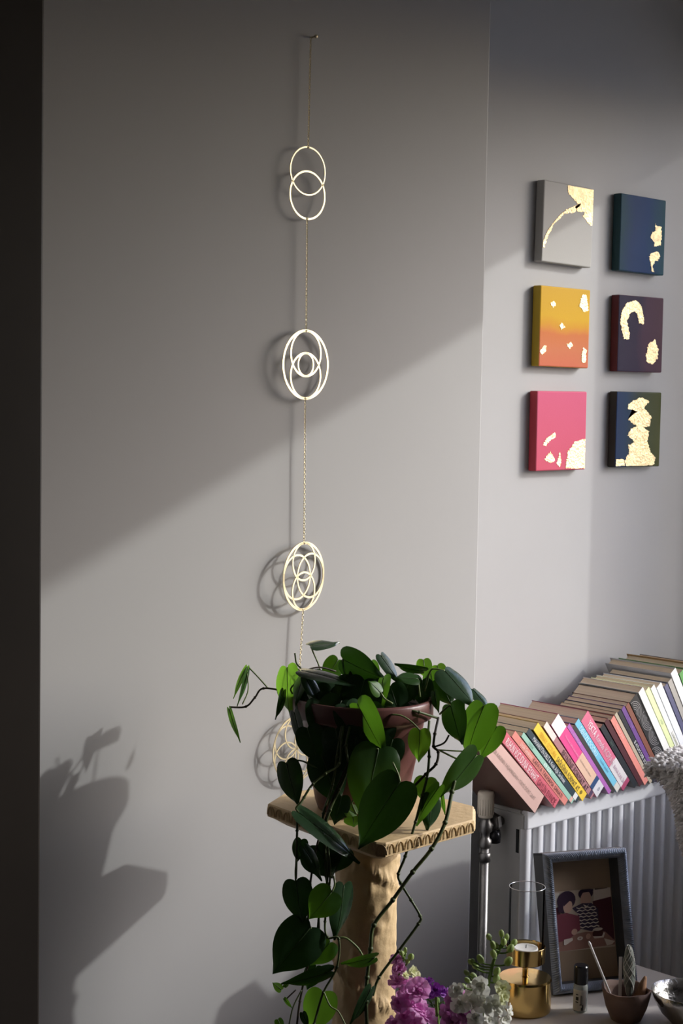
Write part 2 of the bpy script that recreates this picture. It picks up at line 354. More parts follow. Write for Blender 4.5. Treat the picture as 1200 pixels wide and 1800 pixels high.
segs = [(at(546, 66, 1, YC), tips[0][0]), (tips[0][1], tips[1][0]), (tips[1][1], tips[2][0]), (tips[2][1], tips[3][0]), (tips[3][1], tips[3][1]-Vector((0,0,0.05)))]
for a, b in segs:
    mb = MB(); L = (b-a).length; n = max(2, int(L/0.0034))
    for i in range(n):
        c_ = a.lerp(b, (i+0.5)/n); ax = Vector((1, 0.25, 0)).normalized() if i % 2 else Vector((0.25, -1, 0)).normalized()
        nn = ax.cross(Vector((0,0,1))); rows = []
        for k in range(9):
            an = 2*math.pi*k/8; d = ax*math.cos(an)*0.0014 + Vector((0,0,1))*math.sin(an)*0.0022
            rows.append([c_ + d*(1+0.3*math.cos(q)) + nn*0.0006*math.sin(q) for q in (0.0, 2.1, 4.2)])
        mb.grid(rows, True)
    mb.build('chain', M['brass'], wh)
mb = MB(); p0 = at(546, 66, 1, BY); mb.lathe([(0.0012, 0), (0.0012, 0.010), (0.0028, 0.0105), (0.0024, 0.012), (0.0006, 0.0125)], p0, 10, axis=(0,-1,0)); mb.build('nail', M['brass'], wh)

# ------------------------------------------------------------------ six small canvases
ZQ = [(956,314.3,1043.8,331,1037.9,470.5,951.4,462.7)]
QUAD = {'white': [(180,78),(462,132),(443,580),(165,555)], 'blue': [(610,158),(872,202),(853,625),(603,600)], 'yellow': [(158,680),(441,710),(427,1150),(149,1133)],
        'purple': [(600,735),(855,752),(840,1172),(595,1165)], 'pink': [(137,1275),(419,1279),(412,1722),(134,1730)], 'green': [(588,1283),(840,1283),(833,1700),(583,1708)]}
POS = {'white': (2.4911, 1.7809, 1.0), 'yellow': (2.4896, 1.5876, 0.2), 'pink': (2.4882, 1.3922, -0.3), 'blue': (2.7282, 1.7801, 0.3), 'purple': (2.731, 1.5842, -0.3), 'green': (2.7332, 1.3945, 0.1)}
LAB = {'white': 'pale grey canvas with a curved gold leaf streak, top of the near column', 'yellow': 'yellow to orange canvas dotted with gold leaf flecks', 'pink': 'bright pink canvas with gold leaf along its lower corner',
       'blue': 'deep blue canvas with two small gold leaf patches', 'purple': 'dark plum canvas with a gold leaf arch', 'green': 'olive and blue canvas with a stacked gold leaf tower'}
PM = {'white': paint('paint_grey', [(0, (0.39,0.38,0.355)), (1, (0.35,0.34,0.325))]),
      'yellow': paint('paint_yellow', [(0.0, (0.47,0.12,0.06)), (0.22, (0.46,0.14,0.06)), (0.42, (0.47,0.14,0.04)), (0.52, (0.50,0.24,0.014)), (0.62, (0.52,0.30,0.012)), (1, (0.50,0.29,0.02))]),
      'pink': paint('paint_pink', [(0, (0.48,0.075,0.12)), (1, (0.49,0.085,0.16))]),
      'blue': paint('paint_blue', [(0, (0.006,0.035,0.055)), (0.3, (0.006,0.026,0.085)), (0.6, (0.006,0.030,0.10)), (1, (0.012,0.055,0.075))], axis=0, distort=0.5, nscale=10),
      'purple': paint('paint_plum', [(0, (0.016,0.012,0.032)), (0.45, (0.022,0.014,0.036)), (0.62, (0.050,0.022,0.042)), (1, (0.062,0.028,0.042))], axis=0, distort=0.45, nscale=9),
      'green': paint('paint_olive', [(0, (0.008,0.025,0.075)), (0.22, (0.010,0.030,0.07)), (0.5, (0.034,0.045,0.026)), (1, (0.052,0.058,0.016))], axis=0, distort=0.25, nscale=10)}
SM = {'white': (0.33,0.32,0.30), 'yellow': (0.42,0.28,0.02), 'pink': (0.42,0.04,0.06), 'blue': (0.012,0.05,0.06), 'purple': (0.10,0.012,0.018), 'green': (0.03,0.032,0.026)}
GOLD = {'white': [[(165,470),(180,475),(195,420),(230,340),(290,275),(345,265),(385,215),(360,225),(300,250),(240,310),(195,380),(170,440)],
                  [(305,110),(460,132),(455,335),(440,340),(410,310),(395,285),(405,260),(375,265),(345,240),(365,215),(350,200),(310,150)]],
        'blue': [[(805,330),(815,345),(840,350),(840,410),(835,455),(800,460),(795,430),(780,415),(785,380),(805,375)], [(775,500),(820,490),(832,520),(815,545),(800,540),(790,575),(795,605),(785,605),(778,560),(770,520)]],
        'yellow': [[(212,780),(230,768),(242,790),(225,805)], [(372,790),(395,735),(415,740),(428,825),(400,832),(375,805)], [(260,905),(275,890),(292,915),(270,930)],
                   [(155,1050),(175,1018),(193,1020),(185,1050),(165,1070)], [(303,1015),(325,998),(340,1015),(320,1040)], [(385,1110),(388,1060),(400,1035),(417,1045),(410,1120)]],
        'purple': [[(655,985),(630,985),(608,900),(615,830),(645,780),(690,765),(725,800),(738,870),(735,900),(712,895),(705,850),(690,825),(660,840),(645,880),(658,950)], [(750,1070),(765,1010),(800,985),(820,1040),(815,1090),(785,1125),(755,1110)]],
        'pink': [[(170,1580),(195,1540),(235,1508),(243,1535),(205,1560),(185,1590)], [(180,1665),(210,1620),(240,1665),(215,1685)], [(245,1685),(260,1650),(262,1620),(275,1665),(265,1705)], [(298,1715),(310,1620),(350,1565),(410,1545),(411,1718)]],
        'green': [[(650,1350),(720,1312),(770,1335),(740,1370),(780,1420),(770,1470),(735,1482),(770,1500),(760,1560),(780,1620),(805,1650),(800,1690),(720,1703),(645,1698),(632,1670),(660,1630),(655,1580),(690,1562),(650,1530),(665,1490),(700,1475),(648,1440),(670,1410),(700,1392),(650,1380)],
                  [(586,1660),(635,1665),(635,1698),(590,1702)]]}
def inv_bilinear(q, p):
    (x0,y0),(x1,y1),(x2,y2),(x3,y3) = q; u = v = 0.5
    for _ in range(20):
        xl, xr = x0+(x3-x0)*v, x1+(x2-x1)*v; u = (p[0]-xl)/(xr-xl)
        yt, yb = y0+(y1-y0)*u, y3+(y2-y3)*u; v = (p[1]-yt)/(yb-yt)
    return u, v
def ragged(poly, step, amp, rng):
    out = []
    for i in range(len(poly)):
        a, b = Vector(poly[i]), Vector(poly[(i+1) % len(poly)]); n = max(1, int((b-a).length/step))
        for k in range(n):
            p = a.lerp(b, k/n); out.append((p.x + rng.uniform(-amp, amp), p.y + rng.uniform(-amp, amp)))
    return out
for nm, (cx, cz, tilt) in POS.items():
    e = empty('canvas_painting', (cx, 0, cz), LAB[nm], 'painting', 'small square canvases on the alcove wall', (0, math.radians(tilt), 0))
    h = 0.075; D = 0.020
    f = MB(); f.box((-h, -D, -h), (h, -0.001, h), 0)
    b_ = f.build('canvas', [PM[nm], cmat(SM[nm], 0.6)], e, local=True)
    for i_, p_ in enumerate(b_.data.polygons): p_.material_index = 0 if p_.normal.y < -0.5 else 1
    bevel(b_, 0.0022, 2)
    f = MB(); f.box((-h+0.012, -0.004, -h+0.012), (h-0.012, 0.0, h-0.012)); f.build('stretcher_bar', M['wood'], e, local=True)
    rng = random.Random(hash(nm) % 1000 if False else len(nm)*31)
    for poly in GOLD[nm]:
        loc = []
        for q in ragged(poly, 5, 3.6, rng):
            u, v = inv_bilinear(QUAD[nm], q); u = min(max(u, 0.012), 0.985); v = min(max(v, 0.015), 0.985)
            loc.append((-h + 2*h*u, h - 2*h*v))
        n = len(loc); f = MB()
        f.add([(x, -D-0.0007, z) for x, z in loc] + [(x, -D+0.0003, z) for x, z in loc], [tuple(range(n))] + [(i, i+n, (i+1) % n+n, (i+1) % n) for i in range(n)])
        f.build('gold_leaf_patch', M['goldleaf'], e, local=True)


# ------------------------------------------------------------------ radiator under the canvases
RX0, RX1, RY0, RY1, RZ0, RZ1 = 2.244, 2.99, -0.160, -0.052, 0.13, 0.728
rad = empty('radiator', (RX0, RY0, RZ0), 'white enamelled panel radiator with vertical ribs below the books', 'radiator')
f = MB(); f.box((RX0+0.004, RY0+0.010, RZ0), (RX1, RY0+0.020, RZ1-0.006)); f.build('back_plate', M['radiator'], rad)
for za, zb in ((RZ1-0.038, RZ1), (RZ0, RZ0+0.035)):
    f = MB(); f.box((RX0, RY0, za), (RX1, RY0+0.012, zb)); bevel(f.build('front_rail', M['radiator'], rad), 0.0045, 3)
rib = None; px_ = 0.0339; x = RX0
k = 0
while x < RX1-0.01:
    if rib is None:
        f = MB(); w = 0.0175; zt, zb = RZ1-0.036-RZ0, 0.033
        prof = [(-w/2-0.002, 0.011), (-w/2+0.001, 0.002), (-w/2+0.005, 0.0), (w/2-0.005, 0.0), (w/2-0.001, 0.002), (w/2+0.002, 0.011)]
        f.grid([[(p, q, z) for p, q in prof] for z in (zb, zt)], False, 0, True, flip=True)
        rib = f.build('rib', M['radiator'], rad, local=True); o = rib
    else:
        o = rib.copy(); COL.objects.link(o); o.parent = rad
    o.location = (0.0015+0.0075 + k*px_ - 0.0025, 0, 0); k += 1; x += px_
# narrow flat margin at the left edge of the front
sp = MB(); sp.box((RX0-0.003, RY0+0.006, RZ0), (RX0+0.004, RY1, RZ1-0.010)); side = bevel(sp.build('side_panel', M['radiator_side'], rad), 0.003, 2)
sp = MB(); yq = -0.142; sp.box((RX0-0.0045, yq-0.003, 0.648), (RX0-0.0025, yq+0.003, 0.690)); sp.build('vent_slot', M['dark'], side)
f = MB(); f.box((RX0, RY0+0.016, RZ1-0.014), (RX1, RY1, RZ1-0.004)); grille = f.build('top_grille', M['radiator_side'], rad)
f = MB(); f.box((RX0, RY1-0.008, RZ0), (RX1, RY1, RZ1-0.014)); f.build('rear_panel', M['radiator'], rad)
for xx in (RX0+0.12, RX1-0.12):
    f = MB(); f.box((xx-0.015, RY1, RZ0+0.05), (xx+0.015, 0.0, RZ1-0.08)); f.build('wall_bracket', M['chrome'], rad)
# valve and pipe on its left end
vx = 2.185; va = at(853, 1440, 0, vx); VY = va.y
vz0 = at(853, 1436, 0, vx).z; vz1 = at(853, 1391, 0, vx).z
vv = empty('radiator_valve', (vx, VY, 0), 'cream capped radiator valve on a chrome pipe beside the chimney breast edge', 'valve')
f = MB(); hh = vz1-vz0; rr = 0.0148
f.lathe([(rr*0.86, 0), (rr*0.9, hh*0.06), (rr*0.97, hh*0.5), (rr, hh*0.9), (rr*0.9, hh), (0.001, hh)], (vx, VY, vz0), 28)
cap_ = f.build('valve_head', M['cream_plastic'], vv)
f = MB()
for q in range(20):
    a = 2*math.pi*q/20; c_ = Vector((vx+rr*0.955*math.cos(a), VY+rr*0.955*math.sin(a), vz0+hh*0.12)); f.tube([c_, c_+Vector((0,0,hh*0.62))], 0.0007, 5)
f.build('grip_rib', M['cream_plastic'], cap_)
zb = vz0-0.055
f = MB(); f.lathe([(0.009, 0), (0.0115, 0.004), (0.0115, 0.014), (0.008, 0.018), (0.008, 0.026), (0.012, 0.030), (0.012, 0.044), (0.009, 0.048), (0.009, 0.055)], (vx, VY, zb), 24)
f.tube([(vx, VY, vz0-0.018), (RX0-0.003, VY+0.012, vz0-0.018)], 0.0085, 14)
f.build('valve_body', M['chrome'], vv)
f = MB(); c0 = Vector((vx+0.022, VY+0.005, vz0-0.014))
f.lathe([(0.016, -0.006), (0.019, -0.003), (0.019, 0.007), (0.015, 0.010), (0.001, 0.010)], c0, 6, smooth=False, axis=(1,0.18,0)); f.build('union_nut', M['chrome'], vv)
f = MB(); f.lathe([(0.011, -0.012), (0.012, 0.0), (0.010, 0.01)], c0+Vector((0.004,-0.004,-0.024)), 16); f.build('drain_cap', M['black'], vv)
f = MB(); f.tube([(vx, VY, 0.0), (vx, VY, zb+0.002)], 0.0078, 16); f.build('pipe', M['chrome'], vv)
f = MB(); f.lathe([(0.0105, -0.004), (0.0105, 0.010), (0.008, 0.012)], (vx, VY, zb-0.02), 20); f.build('collar', M['chrome'], vv)

# ------------------------------------------------------------------ books leaning on the radiator top
YS = -0.186
WHT = (0.78, 0.77, 0.74)
# pivot x, thickness, lean, height, depth, spine colour, cover colour, [(text, colour, size, start fraction, width squeeze)], [(z0, z1, colour)], label
BK = [
 (2.2327, .0365, 47.9, .190, .125, (.62,.41,.36), (.16,.09,.07), [('BİR KADININ YAŞAMINDAN • YİRMİ DÖRT SAAT', (.30,.22,.19), .0095, .10, .72)], [], 'thick dusty pink paperback at the end of the row, spine nearest the plant'),
 (2.2876, .0195, 46.8, .206, .135, (.60,.13,.17), (.20,.17,.14), [('RUHUN VÜCUDUNA SEYAHAT', (.85,.75,.76), .0195, .05, .62), ('GAYLİN EVANDE', (.22,.04,.06), .017, .64, .62)], [], 'red paperback with bold white spine capitals next to the thick dusty pink book'),
 (2.3165, .0130, 46.4, .209, .130, (.66,.24,.20), (.11,.09,.08), [('Ustalık Gerektiren', (.80,.62,.55), .011, .13, .70), ('KAFAYA TAKMAMA SANATI', (.14,.05,.05), .0115, .36, .80)], [], 'thin salmon paperback with small dark spine capitals'),
 (2.3360, .0095, 45.8, .203, .130, (.30,.52,.42), (.12,.11,.10), [('ÖZGÜR', (.08,.2,.15), .006, .12, .8), ('BİR GÜN', (.85,.9,.88), .009, .42, .75)], [(.02,.055,(.70,.42,.36))], 'thin mint green book beside the dark teal one'),
 (2.3500, .0118, 45.2, .206, .132, (.030,.05,.065), (.02,.03,.035), [('MAHARETİN DELİ & Kısık Aşk Sarılmak', (.72,.72,.72), .0112, .10, .68)], [(.03,.085,(.70,.70,.68))], 'dark teal paperback with pale spine lettering'),
 (2.3675, .0170, 44.2, .207, .135, (.80,.55,.06), (.10,.06,.04), [('SENAY ÖZTÜRK', (.70,.38,.03), .013, .09, .75), ('SAĞLIĞINA FORMAT AT', (.12,.09,.04), .0145, .43, .68), ('•', (.25,.17,.03), .03, .90, .9)], [], 'yellow paperback with dark spine capitals'),
 (2.3920, .0125, 43.3, .207, .132, (.40,.19,.20), (.10,.06,.05), [('BEYNİNE FORMAT AT', (.08,.04,.04), .0155, .36, .72)], [(.80,1.0,(.78,.66,.60)), (.02,.06,(.08,.05,.10))], 'mauve paperback with a cream spine top and dark capitals'),
 (2.4098, .0265, 42.5, .205, .135, (.70,.07,.25), (.10,.04,.06), [('Uyumsuz defne kaplumbağa', (.80,.30,.48), .007, .22, .95), ('kadınların aşk halleri', (.40,.28,.22), .006, .55, .95), ('O', (.08,.10,.22), .010, .945, 1)], [(.83,1.0,WHT), (.16,.48,(.70,.47,.34)), (.105,.16,(.03,.07,.17)), (0,.105,(.62,.61,.63))], 'wide magenta and peach paperback with a white spine top'),
 (2.4460, .0090, 42.3, .192, .120, (.40,.13,.42), (.03,.025,.03), [('KİTABIN ADI', (.62,.36,.60), .006, .12, .9)], [], 'thin violet book squeezed beside the wide magenta one'),
 (2.4585, .0085, 42.2, .186, .125, (.045,.042,.04), (.03,.03,.03), [], [], 'thin charcoal book beside the sky blue one'),
 (2.4700, .0135, 42.2, .195, .130, (.18,.50,.66), (.03,.03,.04), [('DENİZE DOĞRU', (.62,.85,.92), .013, .08, .80), ('küçük şeyler', (.08,.26,.38), .008, .55, .9)], [(0,.085,(.62,.60,.55))], 'sky blue paperback with pale letters and a white spine foot'),
 (2.4890, .0260, 42.0, .198, .130, (.62,.15,.24), (.06,.03,.04), [('YEKTA', (.85,.78,.80), .019, .09, .8), ('Komodo', (.70,.60,.66), .017, .28, .8), ('KOPAN', (.62,.45,.50), .018, .47, .8), ('BANA KAR İN', (.40,.25,.33), .011, .70, .7)], [(.055,.34,(.64,.60,.60)), (0,.055,(.35,.06,.13))], 'wide rose pink book with a white lower spine panel'),
 (2.5245, .0120, 41.0, .168, .105, (.018,.022,.028), (.02,.018,.02), [('kara', (.10,.16,.13), .008, .25, .9)], [], 'short black paperback beside the wide rose pink book'),
 (2.5410, .0120, 40.2, .178, .120, (.075,.018,.025), (.03,.015,.015), [], [], 'dark maroon book between the black and coral spines'),
 (2.5570, .0130, 39.3, .178, .125, (.70,.25,.21), (.06,.02,.02), [('Yaşamak güzel', (.82,.48,.42), .008, .10, .8)], [], 'coral paperback whose foot touches the sheepskin'),
 (2.5740, .0080, 38.8, .188, .130, (.42,.36,.27), (.2,.17,.13), [], [], 'thin khaki book beside the coral paperback'),
 (2.5845, .0095, 38.3, .190, .130, (.025,.025,.035), (.02,.02,.03), [('B ATLAS DER SCHRIFT', (.72,.72,.72), .0095, .42, .85)], [], 'black paperback with white typewriter letters on its spine'),
 (2.5970, .0105, 38.0, .196, .130, (.14,.06,.23), (.06,.03,.10), [('mor kitap', (.28,.18,.40), .007, .15, .9)], [], 'purple paperback beside the rust brown one'),
 (2.6110, .0115, 37.6, .200, .130, (.20,.075,.05), (.10,.04,.03), [], [], 'rust brown book next to the wavy patterned black one'),
 (2.6265, .0245, 37.2, .206, .135, (.016,.016,.018), (.02,.02,.02), [], [], 'black book with pale wavy line pattern on its spine'),
 (2.6585, .0165, 36.0, .222, .140, (.80,.80,.76), (.6,.6,.58), [], [], 'white paperback leaning against the wavy patterned black book'),
 (2.6800, .0120, 35.6, .222, .135, (.72,.78,.42), (.6,.62,.5), [('yeşil', (.28,.40,.20), .008, .35, .9)], [], 'pale lime green paperback between two white spines'),
 (2.6960, .0125, 35.2, .224, .135, (.80,.80,.77), (.6,.6,.6), [('L.yansıma', (.25,.25,.12), .010, .52, .9)], [(0.1,.3,(.55,.60,.22))], 'white book with a green lower spine patch'),
 (2.7125, .0165, 34.8, .222, .135, (.78,.80,.82), (.55,.57,.6), [], [], 'bluish white paperback beside the slate book'),
 (2.7340, .0110, 34.2, .220, .140, (.10,.10,.18), (.06,.06,.1), [], [], 'slate blue book beyond the bluish white paperback'),
 (2.7490, .0130, 34.0, .228, .140, (.36,.34,.31), (.25,.24,.22), [], [], 'grey cloth book near the far end of the row'),
 (2.7660, .0180, 33.5, .246, .155, (.80,.80,.80), (.03,.03,.03), [], [], 'tallest white book standing above the far end of the row'),
 (2.7890, .0190, 33.0, .240, .155, (.10,.30,.08), (.05,.05,.05), [], [], 'tall green spined book at the far end of the row'),
 (2.8130, .0220, 32.5, .244, .155, (.55,.30,.10), (.05,.05,.05), [], [], 'tall orange book last in the row at the picture edge'),
 (2.8410, .0260, 32.0, .236, .15, (.2,.2,.22), (.1,.1,.1), [], [], 'thick dark book beyond the tall orange one'),
]
ZB = RZ1 + 0.001
for bi, (bx, t, lean, hgt, dep, sc, cc, txts, bands, lab) in enumerate(BK):
    cc = tuple(0.5*a+0.5*b for a, b in zip(sc, cc)) if bi > 0 else cc
    e = empty('book', (bx, YS, ZB), lab, 'book', 'books leaning on the radiator', (0, -math.radians(lean), 0))
    c = 0.0006; g = 0.0003; t = t-g
    f = MB()
    f.box((0, 0, 0), (t, c, hgt), 0); f.box((0, c, 0), (c, dep, hgt), 1); f.box((t-c, c, 0), (t, dep, hgt), 1)
    cov = f.build('cover', [cmat(sc), cmat(cc)], e, local=True)
    f = MB(); q = 0.0015 if hgt < 0.24 else 0.004
    f.box((c, c, q), (t-c, dep-q, hgt-q)); f.build('page_block', M['pages'], e, local=True)
    for (z0, z1, bc) in bands:
        f = MB(); f.box((0.0, -0.0003, z0*hgt), (t, 0.0, z1*hgt)); f.build('spine_panel', cmat(bc), cov, local=True)
    for ti, (s, tc_, sz, st, sq) in enumerate(txts):
        tm = text_mb(s, sz, sq); lim = (txts[ti+1][3]-0.02 if ti+1 < len(txts) else 0.97)
        wd_ = max(v.x for v in tm.v); fit = min(1.0, (lim-st)*hgt/wd_)
        for v in tm.v: v.x *= fit
        ysv = [v.y for v in tm.v]; mid = (min(ysv)+max(ysv))/2
        # reads from the head down: text x -> -z, text y -> +x
        tm.v = [Vector((t/2 + (v.y-mid), -0.0006, hgt*(1-st) - v.x)) for v in tm.v]
        tm.build('spine_lettering', cmat(tc_), cov, local=True)
    if 'wavy patterned' not in lab and 'wavy line' in lab:
        f = MB(); rg = random.Random(3)
        for cz in (0.02, 0.06, 0.10, 0.14, 0.18):
            side_ = rg.choice((0, t))
            for rr in (0.006, 0.0095, 0.013, 0.0165, 0.020):
                arc = [(side_ + rr*math.cos(a)*(1 if side_ == 0 else -1), cz + rr*1.1*math.sin(a)) for a in [math.radians(-88+176*k/12) for k in range(13)]]
                arc = [(x_, z_) for x_, z_ in arc if 0.0006 < x_ < t-0.0006 and 0 < z_ < hgt]
                for (xa, za), (xb, zb_) in zip(arc, arc[1:]):
                    d = Vector((xb-xa, zb_-za))
                    if d.length > 0.006: continue
                    nn = Vector((-d.y, d.x)).normalized()*0.00045
                    f.add([(xa-nn.x, -0.0004, za-nn.y), (xb-nn.x, -0.0004, zb_-nn.y), (xb+nn.x, -0.0004, zb_+nn.y), (xa+nn.x, -0.0004, za+nn.y)], [(0,1,2,3)])
        f.build('spine_pattern', cmat((.38,.37,.37)), cov, local=True)
# a blue book lying on edge and a yellow one tucked in behind the short black paperback
for (bx, lean, hgt, t, dep, y0, sc, lab) in [(2.5110, 41.5, .193, .010, .08, YS+0.048, (.02,.08,.15), 'navy blue book set back behind the short black paperback'),]:
    pass

# ------------------------------------------------------------------ pedestal
PX, PY, PZ = 1.455, -0.548, 0.935          # shaft axis and top height
ped = empty('pedestal', (PX, PY, 0), 'cream plaster pedestal with carved octagonal top carrying the plant', 'pedestal')
th = 0.0165
OUT = [(1.346, -0.672), (1.353, -0.680), (1.512, -0.675), (1.563, -0.630), (1.566, -0.478), (1.535, -0.452), (1.430, -0.422), (1.372, -0.452)]
def octa(s_, z): return [Vector((PX+(x_-PX)*s_, PY+(y_-PY)*s_, z)) for x_, y_ in OUT]
def oct2(h_, c_, z): return [Vector((PX+x_, PY+y_, z)) for x_, y_ in [(h_-c_, -h_), (h_, -h_+c_), (h_, h_-c_), (h_-c_, h_), (-h_+c_, h_), (-h_, h_-c_), (-h_, -h_+c_), (-h_+c_, -h_)]]
f = MB()
f.grid([octa(0.80, PZ-th-0.011), octa(0.93, PZ-th-0.003), octa(1.0, PZ-th), octa(1.0, PZ-th+0.001), octa(1.0, PZ-0.0015), octa(0.988, PZ)], True, 0, False, cap=True)
slab = f.build('top_slab', M['plaster'], ped)
# egg motifs carved along the slab faces
def motif(w, h_):
    f_ = MB()
    arch = [Vector((math.cos(a)*w*0.44, 0, 0)) for a in (0,)]
    rows = []
    for k_ in range(9):
        a = math.pi*k_/8; d = Vector((math.cos(a)*w*0.42, 0, h_*0.30+math.sin(a)*h_*0.58 if True else 0))
        d.z = -h_*0.42 + h_*0.86*math.sin(a)
        dn = Vector((math.cos(a), 0, math.sin(a))).normalized()
        rows.append([d + dn*0.0008 + Vector((0, 0.0004, 0)), d + Vector((0, -0.0016, 0)), d - dn*0.0009 + Vector((0, 0.0004, 0))])
    f_.grid(rows, False, 0, True)
    pts = []
    for j_ in range(5):
        v_ = -0.40 + 0.68*j_/4; wd = w*0.17*math.cos((j_-1.2)/3.4*1.3)
        pts.append([Vector((-wd, 0.0003, v_*h_)), Vector((0, -0.0022, v_*h_)), Vector((wd, 0.0003, v_*h_))])
    f_.grid(pts, False, 0, True)
    return f_
mw = 0.0165; base_m = None
ring8 = octa(1.0, PZ-th*0.5)
for i_ in range(8):
    a_, b_ = ring8[i_], ring8[(i_+1) % 8]; L = (b_-a_).length; n = round(L/mw); d = (b_-a_).normalized(); ang = math.atan2(d.y, d.x)
    for k_ in range(n):
        p = a_.lerp(b_, (k_+0.5)/n)
        if base_m is None:
            base_m = motif(mw, th*0.86).mesh('egg_motif', [M['plaster']])
        o = bpy.data.objects.new('egg_motif', base_m); COL.objects.link(o); o.parent = slab
        o.location = p - Vector((PX, PY, 0)); o.rotation_euler = (0, 0, ang)
# shaft with worn vine relief
RC = 0.0385
f = MB(); rows = []; NZ, NA = 230, 84; z0, z1 = 0.085, PZ-th-0.004
for i_ in range(NZ+1):
    z = z0 + (z1-z0)*i_/NZ; dt = z1-z; row = []
    for j_ in range(NA):
        a = 2*math.pi*j_/NA; r_ = RC*(1.0+0.05*(1-(z-z0)/(z1-z0)))
        if dt < 0.010: r_ += 0.010*(1-dt/0.010)**0.6
        elif dt < 0.030: r_ += 0.0045*math.sin(math.pi*(dt-0.010)/0.020)
        elif dt < 0.037: r_ -= 0.0008
        else:
            ph = (a/(2*math.pi)*0.16 + z) % 0.16
            if ph < 0.020: r_ += 0.0042*math.sin(math.pi*ph/0.020)*(0.62+0.5*math.sin(a*30+z*260))
            n1 = noise.noise(Vector((math.cos(a)*2.6, math.sin(a)*2.6, z*42))); n2 = noise.noise(Vector((math.cos(a)*6, math.sin(a)*6, z*110+7)))
            r_ += 0.0060*max(0, n1-0.08) + 0.0034*n2*max(0.25, n1+0.35)
        row.append((PX+r_*math.cos(a), PY+r_*math.sin(a), z))
    rows.append(row)
f.grid(rows, True); f.build('shaft', M['plaster'], ped)
f = MB(); f.lathe([(0.052, 0.055), (0.057, 0.062), (0.057, 0.072), (0.050, 0.078), (0.044, 0.086), (0.040, 0.092)], (PX, PY, 0), 40); f.build('base_ring', M['plaster'], ped)
f = MB(); f.grid([oct2(0.088, 0.02, 0.0), oct2(0.088, 0.02, 0.048), oct2(0.080, 0.018, 0.056)], True, 0, False, cap=True); f.build('plinth', M['plaster'], ped)

# ------------------------------------------------------------------ potted heartleaf plant
QX, QY = 1.4475, -0.5430
plant = empty('potted_philodendron', (QX, QY, PZ), 'trailing heartleaf plant in a maroon pot on the cream pedestal', 'potted plant')
f = MB(); PH = 0.142
f.lathe([(0.050, 0), (0.054, 0.001), (0.058, 0.012), (0.0775, 0.112), (0.0785, 0.116), (0.0865, 0.118), (0.0885, 0.121), (0.0885, PH-0.003), (0.087, PH), (0.083, PH),
         (0.0815, PH-0.003), (0.0805, PH-0.02), (0.06, PH-0.022)], (QX, QY, PZ), 56)
f.build('pot', M['pot'], plant)
f = MB(); f.lathe([(0.079, PH-0.024), (0.079, PH-0.016), (0.05, PH-0.010), (0.001, PH-0.008)], (QX, QY, PZ), 40); f.build('soil', M['soil'], plant)

def leaf(b, t, w, db, dt=None, side=1, m='leaf', fold=0.25, curl=0.12, pet=None, ratio=0.80, petd=None, roll=None, nrm=None):
    """heart-shaped leaf: b base px, t tip px, w seen width px, db/dt distances from the camera in metres"""
    dt = db if dt is None else dt
    B, T = dp(b[0], b[1], db), dp(t[0], t[1], dt)
    L = (T-B).length; e1 = (T-B)/L; mid = (B+T)/2; cv = (CAM-mid).normalized()
    Wd = max(ratio*L, w*((db+dt)/2)/F); vis = w*((db+dt)/2)/F
    e2 = e1.cross(cv).normalized(); n = e2.cross(e1).normalized()
    if n.dot(cv) < 0: n = -n
    a = math.acos(max(0.0, min(1.0, vis/Wd)))*side if roll is None else roll
    q = Quaternion(e1, a); e2 = q @ e2; n = q @ n
    if nrm is not None:
        n = (Vector(nrm) - e1*Vector(nrm).dot(e1)).normalized(); e2 = e1.cross(n); Wd = ratio*L
    mb = MB(); NU, NV = 11, 10; rows = []
    ph = R.uniform(0, 6)
    for i in range(NU+1):
        tt = i/NU; row = []
        hw = Wd/2*((1-tt)**0.97)*(0.74+1.55*tt)/0.85
        for j in range(NV+1):
            s = -1+2*j/NV
            u0 = -0.085*math.sin(math.pi*min(1, abs(s)*0.96))**0.7 + 0.05*max(0, abs(s)-0.75)/0.25
            u = u0*(1-tt)**1.5 + tt*1.0 + (0.02*math.sin(tt*3.1))
            v = s*hw
            if tt > 0.9: u += (tt-0.9)*0.7
            z = fold*abs(v)*0.45 - curl*L*(u*u) - 0.10*Wd*(s*s) + 0.012*Wd*math.sin(5*u+ph+3*s)
            z -= 0.006*Wd*math.cos(s*14) * (1-abs(s))
            row.append(B + e1*(u*L) + e2*v + n*(z + curl*L*0.5))
        rows.append(row)
    mb.grid(rows)
    lf = mb.build('leaf', M[m], plant)
    rb = MB(); pts = [r_[NV//2] + n*0.0003 for r_ in rows[:-1]]; rb.tube(pts, [0.0006*(1-0.75*i/len(pts)) for i in range(len(pts))], 5)
    rb.build('midrib', M['leaf_rib'], lf)
    if pet:
        c = [pts[0]] + [dp(x_, y_, (petd or db)) for x_, y_ in pet]
        pb = MB(); sp_ = spline(c, 5); pb.tube(sp_, 0.00115, 6); pb.build('petiole', M['petiole'], lf)
    return lf
def vine(pts, r=0.0019, m='vine', nodes=True):
    """pts: (px, py, depth)"""
    c = [dp(*p) for p in pts]; s = spline(c, 7); mb = MB(); mb.tube(s, r, 8)
    if nodes:
        for p in c[1:-1]:
            mb.lathe([(r*0.9, -r*1.3), (r*1.45, -r*0.4), (r*1.45, r*0.4), (r*0.9, r*1.3)], p, 8, axis=(c[1]-c[0]).normalized())
    return mb.build('vine', M[m], plant)

